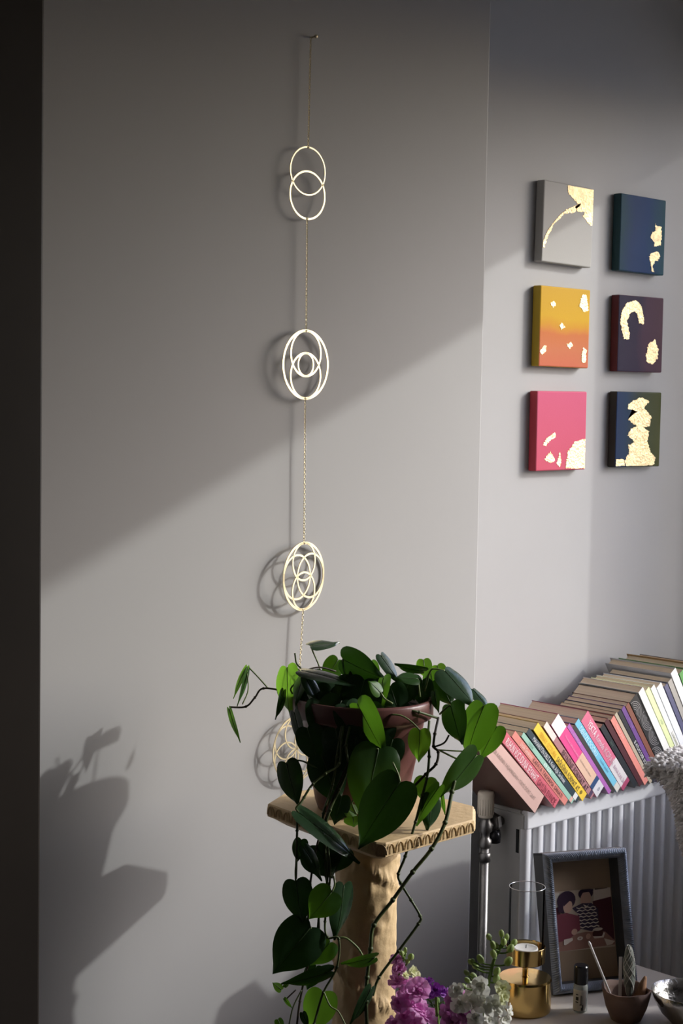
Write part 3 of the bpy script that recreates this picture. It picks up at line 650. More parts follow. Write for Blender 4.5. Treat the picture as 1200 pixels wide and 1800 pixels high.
# crown
leaf((546,1137), (594,1127), 19, 2.12, 2.14, -1, 'leaf', 0.3, 0.05, [(550,1146),(561,1172),(566,1200)], ratio=0.7)
leaf((594,1160), (570,1197), 38, 2.16, 2.15, 1, 'leaf_mid', 0.2, 0.05)
leaf((604,1158), (664,1190), 54, 2.05, 2.02, 1, 'leaf', 0.35, 0.10, [(610,1180),(615,1210)])
leaf((531,1183), (620,1199), 19, 2.04, 2.02, -1, 'leaf', 0.3, 0.08, ratio=0.55)
leaf((508,1175), (505,1253), 39, 2.08, 2.06, 1, 'leaf_young', 0.35, 0.12, [(515,1172),(528,1180),(545,1200)])
leaf((534,1190), (518,1234), 21, 2.05, 2.03, 1, 'leaf_mid', 0.4, 0.1, ratio=0.6)
leaf((496,1214), (488,1262), 13, 2.06, 2.05, -1, 'leaf', 0.5, 0.1, ratio=0.5)
leaf((536,1193), (566,1250), 24, 2.03, 2.02, -1, 'leaf', 0.4, 0.1, ratio=0.6)
leaf((592,1202), (560,1252), 56, 2.06, 2.03, 1, 'leaf', 0.2, 0.12)
leaf((621,1200), (586,1262), 52, 2.04, 2.02, -1, 'leaf', 0.25, 0.12)
leaf((520,1252), (535,1322), 20, 2.02, 2.01, 1, 'leaf', 0.5, 0.1, ratio=0.45)
leaf((504,1341), (520,1412), 45, 1.97, 1.955, 1, 'leaf', 0.25, 0.05, [(517,1337),(532,1338),(548,1346),(562,1352)], ratio=0.72)
leaf((632,1236), (668,1318), 52, 1.99, 1.97, 1, 'leaf_mid', 0.35, 0.12)
leaf((607,1240), (640,1310), 58, 2.0, 1.985, -1, 'leaf', 0.2, 0.12)
leaf((668,1218), (650,1198), 22, 1.99, 1.985, 1, 'leaf_young', 0.25, 0.05, [(676,1228),(690,1237)], ratio=1.0)
leaf((676,1192), (668,1240), 24, 2.04, 2.02, 1, 'leaf_mid', 0.3, 0.1)
leaf((669,1152), (702,1199), 20, 2.08, 2.07, 1, 'leaf', 0.1, 0.02, ratio=0.55, nrm=(0.03,-0.9,0.43))
leaf((651,1168), (664,1192), 24, 2.14, 2.12, 1, 'leaf_mid', 0.2, 0.05)
leaf((744,1178), (697,1172), 15, 2.08, 2.06, -1, 'leaf', 0.3, 0.08, ratio=0.6)
leaf((733,1194), (696,1190), 21, 2.04, 2.03, 1, 'leaf_mid', 0.25, 0.05, [(736,1208),(738,1225)], ratio=0.75)
leaf((744,1160), (748,1190), 28, 2.16, 2.15, 1, 'leaf_young', 0.2, 0.05)
leaf((768,1170), (778,1196), 28, 2.17, 2.16, 1, 'leaf_young', 0.2, 0.05)
leaf((757,1182), (766,1226), 36, 2.13, 2.11, 1, 'leaf_mid', 0.2, 0.08, [(748,1200),(741,1225)])
leaf((722,1190), (727,1226), 38, 2.12, 2.10, 1, 'leaf', 0.2, 0.1)
GL = (0.03, -0.90, 0.43)
leaf((781,1180), (834,1237), 43, 2.07, 2.05, -1, 'leaf', 0.1, 0.02, nrm=GL, ratio=0.85, pet=[(766,1176),(756,1180),(746,1215)])
leaf((830,1212), (858,1243), 24, 2.12, 2.10, -1, 'leaf', 0.1, 0.02, ratio=0.75, nrm=GL)
leaf((793,1240), (808,1304), 45, 2.01, 1.99, 1, 'leaf', 0.3, 0.06, [(782,1246),(772,1256)])
leaf((852,1242), (818,1328), 60, 2.03, 2.01, 1, 'leaf_mid', 0.2, 0.10, [(848,1262),(834,1298),(812,1322)])
leaf((874,1278), (843,1330), 40, 2.06, 2.05, 1, 'leaf_mid', 0.2, 0.08)
leaf((836,1326), (780,1398), 46, 2.0, 1.98, -1, 'leaf_mid', 0.3, 0.06, [(826,1336),(806,1335),(770,1318)])
leaf((738,1284), (735,1336), 41, 1.99, 1.98, 1, 'leaf_young', 0.3, 0.06, [(722,1268),(705,1258),(688,1256)])
leaf((764,1216), (768,1250), 16, 2.05, 2.04, 1, 'leaf', 0.4, 0.1, ratio=0.6)
leaf((754,1224), (751,1249), 20, 2.10, 2.09, 1, 'leaf_young', 0.2, 0.05)
leaf((806,1232), (812,1256), 18, 2.10, 2.09, 1, 'leaf', 0.3, 0.05)
leaf((702,1238), (716,1262), 30, 2.07, 2.05, 1, 'leaf', 0.3, 0.1)
# shaded leaves filling the crown and hanging over the pot front
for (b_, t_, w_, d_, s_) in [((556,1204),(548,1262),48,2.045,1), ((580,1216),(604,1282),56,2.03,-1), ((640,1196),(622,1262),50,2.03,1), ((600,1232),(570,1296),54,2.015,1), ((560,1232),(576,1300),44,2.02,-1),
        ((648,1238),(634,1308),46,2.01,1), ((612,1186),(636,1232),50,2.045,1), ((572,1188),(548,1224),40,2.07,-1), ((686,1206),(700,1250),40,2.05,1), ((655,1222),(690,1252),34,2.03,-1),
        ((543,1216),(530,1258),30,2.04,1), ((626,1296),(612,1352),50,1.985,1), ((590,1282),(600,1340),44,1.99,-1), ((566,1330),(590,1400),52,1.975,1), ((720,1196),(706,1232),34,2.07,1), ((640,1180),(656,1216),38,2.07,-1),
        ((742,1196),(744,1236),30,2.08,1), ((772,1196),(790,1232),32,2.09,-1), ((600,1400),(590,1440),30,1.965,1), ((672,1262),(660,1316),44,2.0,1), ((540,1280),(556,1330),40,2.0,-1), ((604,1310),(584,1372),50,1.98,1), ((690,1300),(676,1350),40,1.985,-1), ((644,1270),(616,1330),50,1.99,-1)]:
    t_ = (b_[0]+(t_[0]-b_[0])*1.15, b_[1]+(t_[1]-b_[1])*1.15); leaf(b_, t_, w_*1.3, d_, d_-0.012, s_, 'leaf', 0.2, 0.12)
# big leaves over the pot and slab
leaf((664,1318), (640,1432), 92, 1.975, 1.95, -1, 'leaf_mid', 0.22, 0.10, [(648,1312),(630,1316)])
leaf((704,1376), (632,1482), 88, 1.94, 1.92, 1, 'leaf', 0.35, 0.10, [(700,1362),(690,1340)], ratio=0.72)
leaf((750,1368), (744,1407), 44, 2.0, 1.99, 1, 'leaf_mid', 0.25, 0.08)
leaf((774,1384), (730,1444), 26, 1.98, 1.97, 1, 'leaf_mid', 0.5, 0.1, ratio=0.6)
leaf((757,1398), (754,1458), 36, 1.985, 1.975, -1, 'leaf', 0.3, 0.12, ratio=0.7)
leaf((776,1396), (780,1430), 9, 2.0, 1.99, 1, 'leaf_mid', 0.3, 0.05, ratio=0.5)
leaf((626,1432), (602,1416), 26, 1.965, 1.96, 1, 'leaf_young', 0.3, 0.05, [(618,1412),(626,1404)], ratio=1.0)
leaf((620,1436), (622,1452), 34, 1.955, 1.95, 1, 'leaf_young', 0.2, 0.05, ratio=1.5)
# trailing curtain, left of the shaft
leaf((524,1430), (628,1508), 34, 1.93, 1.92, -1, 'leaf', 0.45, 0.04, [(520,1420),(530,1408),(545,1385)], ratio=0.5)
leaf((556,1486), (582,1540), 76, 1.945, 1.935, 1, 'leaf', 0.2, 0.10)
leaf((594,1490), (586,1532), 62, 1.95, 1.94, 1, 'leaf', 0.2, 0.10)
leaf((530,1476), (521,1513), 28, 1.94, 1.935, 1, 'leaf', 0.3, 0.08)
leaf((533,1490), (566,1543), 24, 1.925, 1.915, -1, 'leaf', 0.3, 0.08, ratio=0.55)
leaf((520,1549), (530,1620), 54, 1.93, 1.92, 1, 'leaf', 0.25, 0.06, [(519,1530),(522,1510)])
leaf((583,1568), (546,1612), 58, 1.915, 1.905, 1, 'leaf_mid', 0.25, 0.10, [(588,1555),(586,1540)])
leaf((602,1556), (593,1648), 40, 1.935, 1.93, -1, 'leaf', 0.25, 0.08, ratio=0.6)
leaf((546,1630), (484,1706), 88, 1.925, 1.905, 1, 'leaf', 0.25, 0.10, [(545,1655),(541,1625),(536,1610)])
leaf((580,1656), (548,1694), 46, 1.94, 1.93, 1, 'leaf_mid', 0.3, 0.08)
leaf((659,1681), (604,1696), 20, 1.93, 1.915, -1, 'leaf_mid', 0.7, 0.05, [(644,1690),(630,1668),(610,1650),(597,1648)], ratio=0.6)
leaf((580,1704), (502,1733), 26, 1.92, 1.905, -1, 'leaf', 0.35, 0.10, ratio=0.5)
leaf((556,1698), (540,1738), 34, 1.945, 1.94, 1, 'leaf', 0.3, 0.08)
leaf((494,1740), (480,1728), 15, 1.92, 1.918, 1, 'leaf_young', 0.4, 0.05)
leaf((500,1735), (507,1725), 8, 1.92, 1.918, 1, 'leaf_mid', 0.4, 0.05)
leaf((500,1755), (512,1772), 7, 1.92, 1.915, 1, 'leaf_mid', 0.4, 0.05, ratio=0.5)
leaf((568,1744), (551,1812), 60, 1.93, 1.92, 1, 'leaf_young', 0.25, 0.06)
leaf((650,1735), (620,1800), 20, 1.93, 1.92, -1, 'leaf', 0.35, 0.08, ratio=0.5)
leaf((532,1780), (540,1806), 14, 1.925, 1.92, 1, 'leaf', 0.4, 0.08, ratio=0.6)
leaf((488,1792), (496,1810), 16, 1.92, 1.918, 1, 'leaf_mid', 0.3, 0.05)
# young sprig reaching to the left
leaf((435,1174), (409,1223), 10, 2.11, 2.10, 1, 'leaf_young', 0.5, 0.08, ratio=0.35)
leaf((433,1176), (421,1238), 9, 2.105, 2.10, -1, 'leaf_mid', 0.5, 0.08, ratio=0.3)
leaf((436,1174), (428,1196), 6, 2.11, 2.11, 1, 'leaf_young', 0.5, 0.05, ratio=0.3)
leaf((404,1246), (419,1302), 10, 2.09, 2.08, 1, 'leaf_mid', 0.5, 0.05, ratio=0.3)
vine([(560,1222,2.08), (508,1216,2.085), (463,1210,2.09), (448,1226,2.09), (432,1242,2.095), (403,1243,2.09)], 0.0012, 'vine_brown')
vine([(471,1210,2.09), (455,1192,2.10), (436,1172,2.11)], 0.0009, 'petiole', False)
vine([(426,1238,2.095), (436,1212,2.10), (433,1176,2.105)], 0.0008, 'petiole', False)
vine([(518,1148,2.08), (521,1166,2.08), (530,1178,2.07), (524,1195,2.06), (511,1210,2.06), (514,1220,2.06)], 0.0011, 'vine', False)
vine([(529,1181,2.06), (560,1173,2.07), (590,1180,2.08)], 0.0011, 'vine_brown', False)
# long vines
vine([(770,1262,2.04), (764,1290,2.01), (762,1312,2.0), (770,1322,1.995), (766,1343,1.99), (748,1361,1.99), (727,1383,1.985), (718,1396,1.985)], 0.0016, 'vine_brown')
vine([(679,1243,2.02), (705,1246,2.01), (736,1252,2.01), (768,1262,2.04)], 0.0016, 'vine')
vine([(760,1314,2.0), (780,1306,1.995), (789,1292,1.995)], 0.0011, 'vine_brown', False)
vine([(768,1318,2.0), (800,1320,2.0), (818,1321,2.01)], 0.0009, 'petiole', False)
vine([(754,1268,2.03), (752,1300,2.0), (754,1330,1.99), (750,1368,1.985), (742,1398,1.98), (730,1445,1.965), (712,1505,1.955), (700,1536,1.955), (704,1552,1.955), (722,1582,1.95), (738,1610,1.95), (735,1624,1.95), (700,1672,1.945), (666,1718,1.94), (655,1750,1.94)], 0.0016)
vine([(799,1372,1.985), (794,1392,1.98), (782,1446,1.965), (758,1492,1.955), (725,1533,1.95), (690,1582,1.945), (657,1626,1.94), (651,1668,1.935), (645,1718,1.935), (643,1760,1.93), (645,1815,1.93)], 0.0022)
vine([(606,1258,2.0), (600,1300,1.975), (596,1342,1.965), (572,1360,1.96), (550,1378,1.955), (534,1402,1.95), (523,1427,1.94), (522,1460,1.94), (520,1545,1.935)], 0.0014)
vine([(616,1272,1.99), (608,1310,1.97), (611,1348,1.965), (596,1388,1.96), (580,1424,1.95), (572,1460,1.945), (573,1540,1.935), (580,1560,1.93)], 0.0015)
vine([(601,1270,1.99), (592,1330,1.97), (584,1380,1.96), (568,1430,1.95), (566,1470,1.945), (576,1500,1.935), (574,1555,1.93), (562,1600,1.93), (557,1650,1.925)], 0.0014)
vine([(612,1340,1.965), (586,1400,1.957), (570,1446,1.948), (556,1490,1.94), (545,1555,1.94), (540,1640,1.935)], 0.0013, 'vine_brown')
vine([(575,1480,1.935), (580,1540,1.93), (571,1620,1.925), (576,1648,1.92), (595,1650,1.92), (592,1700,1.918), (568,1745,1.915), (552,1800,1.91), (550,1815,1.91)], 0.0013)
vine([(555,1575,1.94), (560,1640,1.935), (540,1700,1.93), (527,1760,1.925), (520,1815,1.92)], 0.0012, 'vine_brown')
vine([(569,1744,1.915), (580,1768,1.912), (594,1778,1.91), (606,1800,1.908), (612,1815,1.905)], 0.0009, 'petiole', False)
vine([(530,1740,1.925), (515,1770,1.92), (508,1800,1.918)], 0.0008, 'vine', False)
vine([(520,1740,1.922), (502,1757,1.92)], 0.0008, 'vine_brown', False)

# ------------------------------------------------------------------ side table and what stands on it
TZ = 0.63
TX0, TX1, TY0, TY1 = 1.585, 1.965, -1.02, -0.553
tb = empty('side_table', ((TX0+TX1)/2, (TY0+TY1)/2, 0), 'pale topped side table in front of the radiator', 'table')
f = MB(); f.box((TX0, TY0, TZ-0.022), (TX1, TY1, TZ)); bevel(f.build('table_top', M['table'], tb), 0.003, 2)
f = MB(); f.box((TX0+0.06, TY0+0.04, TZ-0.075), (TX1-0.06, TY1-0.04, TZ-0.022)); f.build('apron', M['wood'], tb)
for sx in (TX0+0.075, TX1-0.075):
    for sy in (TY0+0.055, TY1-0.055):
        f = MB(); f.lathe([(0.012, 0), (0.018, TZ-0.08), (0.018, TZ-0.05)], (sx, sy, 0), 14); f.build('leg', M['wood'], tb)
# glass and gold candle holder
c = at(921, 1775, 2, TZ); sc_ = (c-CAM).dot(FW)/F
cdl = empty('candle_holder', c, 'gold candle holder with a tall clear glass chimney, beside the photo frame', 'candle holder')
def L3(h0, prof, n=40): return [(r_*sc_, h0+h_) for r_, h_ in prof]
HB = 0.046
f = MB(); f.hlathe([(0.045*0+44*sc_, 0), (46*sc_, 0.002), (46.5*sc_, 0.010), (46.5*sc_, HB-0.003), (45*sc_, HB), (20*sc_, HB+0.0005), (1*sc_, HB+0.0005)], c, 48); f.build('base_drum', M['gold'], cdl)
f = MB(); f.hlathe([(8*sc_, HB), (5*sc_, HB+0.002), (5*sc_, HB+0.019), (9*sc_, HB+0.021)], c, 24); f.build('neck', M['gold'], cdl)
zc = HB+0.020
f = MB(); f.hlathe([(6*sc_, zc), (31*sc_, zc), (34*sc_, zc+0.0015), (34.5*sc_, zc+0.022), (33.6*sc_, zc+0.0225), (33*sc_, zc+0.021), (32.5*sc_, zc+0.006), (2*sc_, zc+0.0055)], c, 48); f.build('cup', M['gold'], cdl)
gz = at(921, 1560, 1, c.y).z - TZ
f = MB(); rows = []
for rr, zz in ((31.2, zc+0.006), (31.2, gz-0.001), (31.2, gz)):
    rows.append([c + Vector((rr*sc_*math.cos(2*math.pi*k/48), rr*sc_*math.sin(2*math.pi*k/48), zz)) for k in range(48)])
f.grid(rows, True); gch = f.build('glass_chimney', M['glass'], cdl)
f = MB(); f.torus(c+Vector((0,0,gz)), Vector((1,0,0)), (0,1,0), 31.2*sc_, 0.0004, 0.0004, 64, 6); f.build('glass_rim', mat('glass_rim', (0.45,0.47,0.47), 0.15, trans=0.6), gch)
cn = empty('tealight_candle', c + Vector((0,0,zc+0.0058)), 'white tealight candle inside the glass chimney', 'candle')
f = MB(); f.lathe([(21*sc_, 0), (21.5*sc_, 0.001), (21.5*sc_, 0.013), (20.5*sc_, 0.0145), (19*sc_, 0.0138), (1*sc_, 0.0132)], c + Vector((0,0,zc+0.0058)), 36); f.build('wax_body', M['wax'], cn)
f = MB(); f.tube([c+Vector((0,0,zc+0.0185)), c+Vector((0.0005,0,zc+0.0235))], 0.0006, 6); f.build('wick', M['ink'], cn)

# photo frame leaning back
A = at(972, 1751, 2, TZ); B = at(1119, 1735, 2, TZ)
ex = (B-A); ex.z = 0; FWD = ex.length; ex.normalize(); back = Vector((-ex.y, ex.x, 0))
ln = math.radians(14); ez = (Vector((0,0,1))*math.cos(ln) + back*math.sin(ln)); ey = ex.cross(ez)*-1
ey = ez.cross(ex)                                    # out of the back of the frame
HF = 0.192
pf = empty('photo_frame', A); mm = Matrix((ex, ey, ez)).transposed().to_4x4(); mm.translation = A + Vector((0,0,0.001))
pf.matrix_basis = mm
tag(pf, 'ribbed blue-grey photo frame with an old snapshot, leaning back on the table', 'photo frame')
bw, dep = 0.0135, 0.030
def moulding(a, b, inward):
    """ribbed half-round bar from a to b (frame coordinates x,z), inward = unit direction to the picture; mitred"""
    a, b, inward = Vector(a), Vector(b), Vector(inward); L = (b-a).length; d = (b-a)/L; n = int(L/0.00055); mb = MB(); rows = []
    for i in range(n+1):
        row = []
        for j in range(9):
            q = j/8; s_ = a + d*(bw*q) + (d*(L-2*bw*q))*(i/n)
            rp = 0.0014*math.sin(2*math.pi*(L*i/n)/0.0031)*math.sin(math.pi*min(1, q*1.05))
            hgt = math.sin(math.pi*q)**0.6*0.010 + rp
            p = s_ + inward*(bw*q); row.append(Vector((p.x, -hgt, p.y)))
        rows.append(row)
    mb.grid(rows); return mb
o_ = [(0,0), (FWD,0), (FWD,HF), (0,HF)]
dirs = [(0,1), (-1,0), (0,-1), (1,0)]
for k in range(4): moulding(o_[k], o_[(k+1) % 4], dirs[k]).build('moulding', M['frame'], pf, local=True)
f = MB()
f.box((0, 0, 0), (0.003, dep, HF)); f.box((FWD-0.003, 0, 0), (FWD, dep, HF)); f.box((0, 0, 0), (FWD, dep, 0.003)); f.box((0, 0, HF-0.003), (FWD, dep, HF))
f.box((bw-0.003, 0, bw-0.003), (bw, dep, HF-bw)); f.box((FWD-bw, 0, bw), (FWD-bw+0.003, dep, HF-bw)); f.box((bw, 0, bw-0.003), (FWD-bw, dep, bw)); f.box((bw, 0, HF-bw), (FWD-bw, dep, HF-bw+0.003))
f.build('frame_box', M['frame_dark'], pf, local=True)
f = MB(); f.box((0.003, dep-0.003, 0.003), (FWD-0.003, dep, HF-0.003)); bk = f.build('mount_board', M['mount'], pf, local=True)
# easel strut
f = MB(); hz = 0.12
top = Vector((FWD*0.5, dep, hz)); Wt = mm @ top; foot = Vector((Wt.x, Wt.y, TZ+0.0012)) + back*0.004
inv = mm.inverted(); lf_ = inv @ foot; lx = ex
f.add([top+Vector((-0.015,0,0)), top+Vector((0.015,0,0)), lf_+Vector((0.02,0,0)), lf_+Vector((-0.02,0,0)), top+Vector((-0.015,0.003,0)), top+Vector((0.015,0.003,0)), lf_+Vector((0.02,0.003,0)), lf_+Vector((-0.02,0.003,0))],
      [(0,1,2,3),(4,7,6,5),(0,4,5,1),(1,5,6,2),(2,6,7,3),(3,7,4,0)])
f.build('easel_strut', M['frame_dark'], pf, local=True)
# the snapshot: flat printed colours on a card
PXA, PXB = bw+0.0005, FWD-bw-0.0015; IH = HF-2*bw; PZA, PZB = bw+IH*0.245, bw+IH*0.745
cols = [(.40,.33,.26), (.50,.46,.40), (.075,.022,.03), (.26,.14,.11), (.035,.018,.035), (.46,.30,.23), (.17,.045,.06), (.05,.035,.06), (.55,.48,.42), (.06,.02,.02), (.12,.08,.06)]
pm = [mat('snapshot_print', tuple(min(1, v*1.8) for v in c_), 0.5, spec=0.3) for c_ in cols]
sn = MB(); lay = [0]
def uv(x_, y_):
    v = (y_-572)/(1155-572); xl, xr = 250+80*v, 850+85*v; u = (x_-xl)/(xr-xl); return min(max(u, 0), 1), min(max(v, 0), 1)
def poly(pts, ci):
    lay[0] += 1; q = [uv(*p) for p in pts]
    sn.add([(PXA+(PXB-PXA)*u, dep-0.0034-lay[0]*0.00004, PZB-(PZB-PZA)*v) for u, v in q][::-1], [tuple(range(len(q)))], ci)
def ell(cx, cy, rx, ry, ci, n=18): poly([(cx+rx*math.cos(2*math.pi*k/n), cy+ry*math.sin(2*math.pi*k/n)) for k in range(n)], ci)
sn.box((PXA, dep-0.0034, PZA), (PXB, dep-0.003, PZB), 0)
poly([(250,590),(372,585),(372,722),(265,738)], 1)
poly([(690,560),(850,560),(860,665),(700,690)], 8); poly([(700,562),(820,558),(822,578),(703,585)], 10)
poly([(690,695),(868,665),(935,1092),(830,1010),(750,1000)], 2); poly([(262,738),(380,722),(420,900),(300,1010)], 2)
poly([(318,1088),(450,1010),(640,985),(830,1000),(930,1095),(936,1135),(335,1182)], 3)
ell(620,612,70,58,4); ell(623,668,50,80,5); poly([(553,590),(690,575),(680,640),(655,600),(590,602),(570,650)], 4)
poly([(500,745),(590,705),(680,710),(745,770),(762,930),(700,985),(590,950),(555,800)], 7)
for yy, aa in ((742,0),(768,1),(800,0),(828,1),(862,0),(895,1),(930,0)):
    poly([(540+(yy-742)*0.25+k*26, yy+(8 if (k+aa) % 2 else -4)) for k in range(8)] + [(540+(yy-742)*0.25+k*26, yy+11+(8 if (k+aa) % 2 else -4)) for k in range(7, -1, -1)], 8)
poly([(600,715),(630,760),(660,712),(640,735)], 8)
ell(440,665,86,92,4); poly([(360,640),(420,640),(425,790),(372,770)], 4); ell(458,725,43,64,5); poly([(400,640),(500,630),(520,690),(470,672),(420,720)], 4)
poly([(340,800),(450,785),(570,825),(590,960),(480,1045),(315,1075),(305,900)], 6); ell(312,830,26,50,5); ell(535,975,28,30,5)
ell(757,1012,50,42,9); ell(755,970,46,16,8); poly([(712,1035),(800,1040),(812,1005),(826,1010),(815,1055),(730,1058)], 8)
ell(592,1042,27,19,8); ell(592,1042,9,6,3); poly([(440,1040),(520,1030),(525,1055),(460,1095),(442,1090)], 8); ell(668,1030,22,28,5)
poly([(820,1065),(925,1100),(900,1130),(850,1135)], 8)
sn.build('snapshot_print', pm, bk, local=False) if False else None
so_ = bpy.data.objects.new('snapshot', sn.mesh('snapshot', pm)); COL.objects.link(so_); so_.parent = pf

# roll-on bottle
c = at(1019, 1777, 2, TZ); s_ = (c-CAM).dot(FW)/F
rb = empty('roller_bottle', c, 'small clear roll-on bottle with a black cap and white label', 'bottle')
hb = at(1019, 1727, 1, c.y).z-TZ; hc = at(1019, 1697, 1, c.y).z-TZ; r0 = 12.6*s_
f = MB(); f.lathe([(r0*0.85, 0), (r0, 0.0015), (r0, hb-0.004), (r0*0.8, hb)], c, 32); gl = f.build('glass_body', M['liquid'], rb)
f = MB(); f.hlathe([(r0*0.98, hb-0.001), (r0*1.0, hb), (r0*1.0, hc-0.0015), (r0*0.9, hc), (r0*0.1, hc+0.0003)], c, 32); f.build('cap', M['black'], rb)
def wrap(a0, a1, z0, z1, rad):
    return [[c + Vector((rad*math.cos(a0+(a1-a0)*k/12), rad*math.sin(a0+(a1-a0)*k/12), z)) for k in range(13)] for z in (z0, z1)]
va_ = math.atan2(CAM.y-c.y, CAM.x-c.x)
f = MB(); f.grid(wrap(va_-1.35, va_+0.95, hb*0.08, hb*0.80, r0*1.012)); lb = f.build('label_sheet', M['paper'], rb)
f = MB()
for a0, a1, z0, z1 in ((-0.65,-0.30,.62,.66), (-0.65,-0.25,.44,.56), (-0.68,-0.28,.36,.40), (0.05,0.14,.28,.62), (0.20,0.26,.3,.6), (0.10,0.40,.10,.20), (0.25,0.42,.2,.30), (-0.1,0.2,.28,.31)):
    f.grid(wrap(va_+a0, va_+a1, hb*z0, hb*z1, r0*1.025))
f.build('label_print', M['ink'], lb)

# rough clay bowl with its contents
c = at(1100, 1793, 2, TZ); s_ = (c-CAM).dot(FW)/F
rm = at(1100, 1738, 1, c.y).z - TZ; r0 = 42.5*s_
def bowl(c, prof, n, wob, seed):
    rows = []
    for r_, h_ in prof:
        row = []
        for k in range(n):
            a = 2*math.pi*k/n; q = noise.noise(Vector((math.cos(a)*1.6+seed, math.sin(a)*1.6, h_*20)))
            row.append(c + Vector((r_*(1+wob*q)*math.cos(a), r_*(1+wob*q)*math.sin(a), h_*(1+wob*1.3*q))))
        rows.append(row)
    mb = MB(); mb.grid(rows, True, cap=True); return mb
cb = bowl(c, [(r0*0.50,0), (r0*0.62,rm*0.05), (r0*0.85,rm*0.45), (r0*0.96,rm*0.8), (r0,rm), (r0*0.93,rm*1.01), (r0*0.88,rm*0.8), (r0*0.7,rm*0.35), (r0*0.3,rm*0.22), (0.001,rm*0.2)], 44, 0.10, 2.0)
bo = cb.build('clay_bowl', M['clay'], None); tag(bo, 'small rough brown clay bowl holding incense and smudge bundle', 'bowl')
for v_ in bo.data.vertices: v_.co -= c
bo.location = c
f = MB(); f.lathe([(r0*0.66, rm*0.30), (r0*0.78, rm*0.52), (r0*0.4, rm*0.58), (0.001, rm*0.56)], c, 30); o = f.build('ash_bed', M['ash'], bo)
d0 = (c-CAM).dot(FW)
def thing(name, mb, mt, label, cat): return tag(mb.build(name, mt, None), label, cat)
f = MB(); a_, b_ = dp(1076,1757,d0-0.006), dp(1034.5,1655,d0-0.02)
f.tube([a_, a_.lerp(b_,0.93), a_.lerp(b_,0.95), b_], [0.0016,0.0016,0.0021,0.0010], 8); thing('cotton_swab', f, M['white_stick'], 'thin white stick leaning out of the clay bowl', 'stick')
f = MB(); a_, b_ = dp(1089,1757,d0+0.003), dp(1090.5,1682,d0+0.004); w_ = RT*0.0021; t2 = FW*0.0006
f.add([a_-w_-t2, a_+w_-t2, b_+w_-t2, b_-w_-t2, a_-w_+t2, a_+w_+t2, b_+w_+t2, b_-w_+t2], [(0,1,2,3),(4,7,6,5),(0,4,5,1),(1,5,6,2),(2,6,7,3),(3,7,4,0)]); thing('paper_strip', f, M['white_stick'], 'flat pale strip standing upright in the clay bowl', 'stick')
sg = empty('smudge_bundle', dp(1106,1752,d0), 'grey sage smudge bundle bound with pale string, in the clay bowl', 'smudge stick')
a_, b_ = dp(1106,1754,d0+0.002), dp(1105,1661,d0+0.006); ax = (b_-a_)
prof = [(0.0,2.5),(0.1,6),(0.3,9.5),(0.55,10.5),(0.75,9),(0.9,6),(0.97,3.5),(1.0,1)]
f = MB(); f.tube([a_+ax*t for t, _ in prof], [r_*s_ for _, r_ in prof], 12); f.build('sage_leaves', M['sage'], sg)
f = MB(); rg = random.Random(5)
e_1 = RT; e_2 = -FW
for w0 in range(9):
    pts = []; ph = rg.uniform(0, 6.28); dirn = 1 if w0 % 2 else -1
    for k in range(26):
        t = 0.05+0.92*k/25; r_ = 0
        for (ta, ra), (tb_, rb_) in zip(prof, prof[1:]):
            if ta <= t <= tb_: r_ = ra+(rb_-ra)*(t-ta)/(tb_-ta)
        an = ph + dirn*t*5.5; pts.append(a_+ax*t + (e_1*math.cos(an)+e_2*math.sin(an))*(r_*1.04*s_))
    f.tube(pts, 0.00042, 4)
f.build('string_binding', M['string'], sg)
f = MB(); pts = [a_+ax*t + RT*(8.5*s_*math.sin(math.pi*t)**0.6) + FW*0.004 for t in [0.12+0.87*k/12 for k in range(13)]]
rows = [[p - RT*0.003 - FW*0.001, p + FW*0.0012, p + RT*0.0026 - FW*0.0006] for p in pts]; f.grid(rows); f.build('dried_leaf', M['string'], sg)
f = MB(); a_, b_ = dp(1122,1757,d0+0.004), dp(1134,1716,d0+0.008)
f.tube([a_, a_.lerp(b_,.3)+RT*.001, a_.lerp(b_,.6)-RT*.0006, a_.lerp(b_,.93), b_], [0.0088,0.0082,0.0058,0.0026,0.0016], 7)
thing('wood_chip', f, M['bark'], 'reddish brown pointed wood chip in the clay bowl beside the silver bowl', 'wood chip')
# silver bowl
c = at(1206, 1800, 2, TZ); s_ = (c-CAM).dot(FW)/F; r0 = 63*s_; rm = at(1206, 1742, 1, c.y).z - TZ
mb = bowl(c, [(r0*0.30,0), (r0*0.42,rm*0.03), (r0*0.72,rm*0.35), (r0*0.92,rm*0.72), (r0,rm), (r0*0.975,rm*1.0), (r0*0.89,rm*0.72), (r0*0.68,rm*0.38), (r0*0.35,rm*0.13), (0.001,rm*0.1)], 56, 0.012, 5.0)
sb = mb.build('silver_bowl', M['silver'], None); tag(sb, 'hammered silver bowl beside the clay bowl at the picture corner', 'bowl')
for v_ in sb.data.vertices: v_.co -= c
sb.location = c

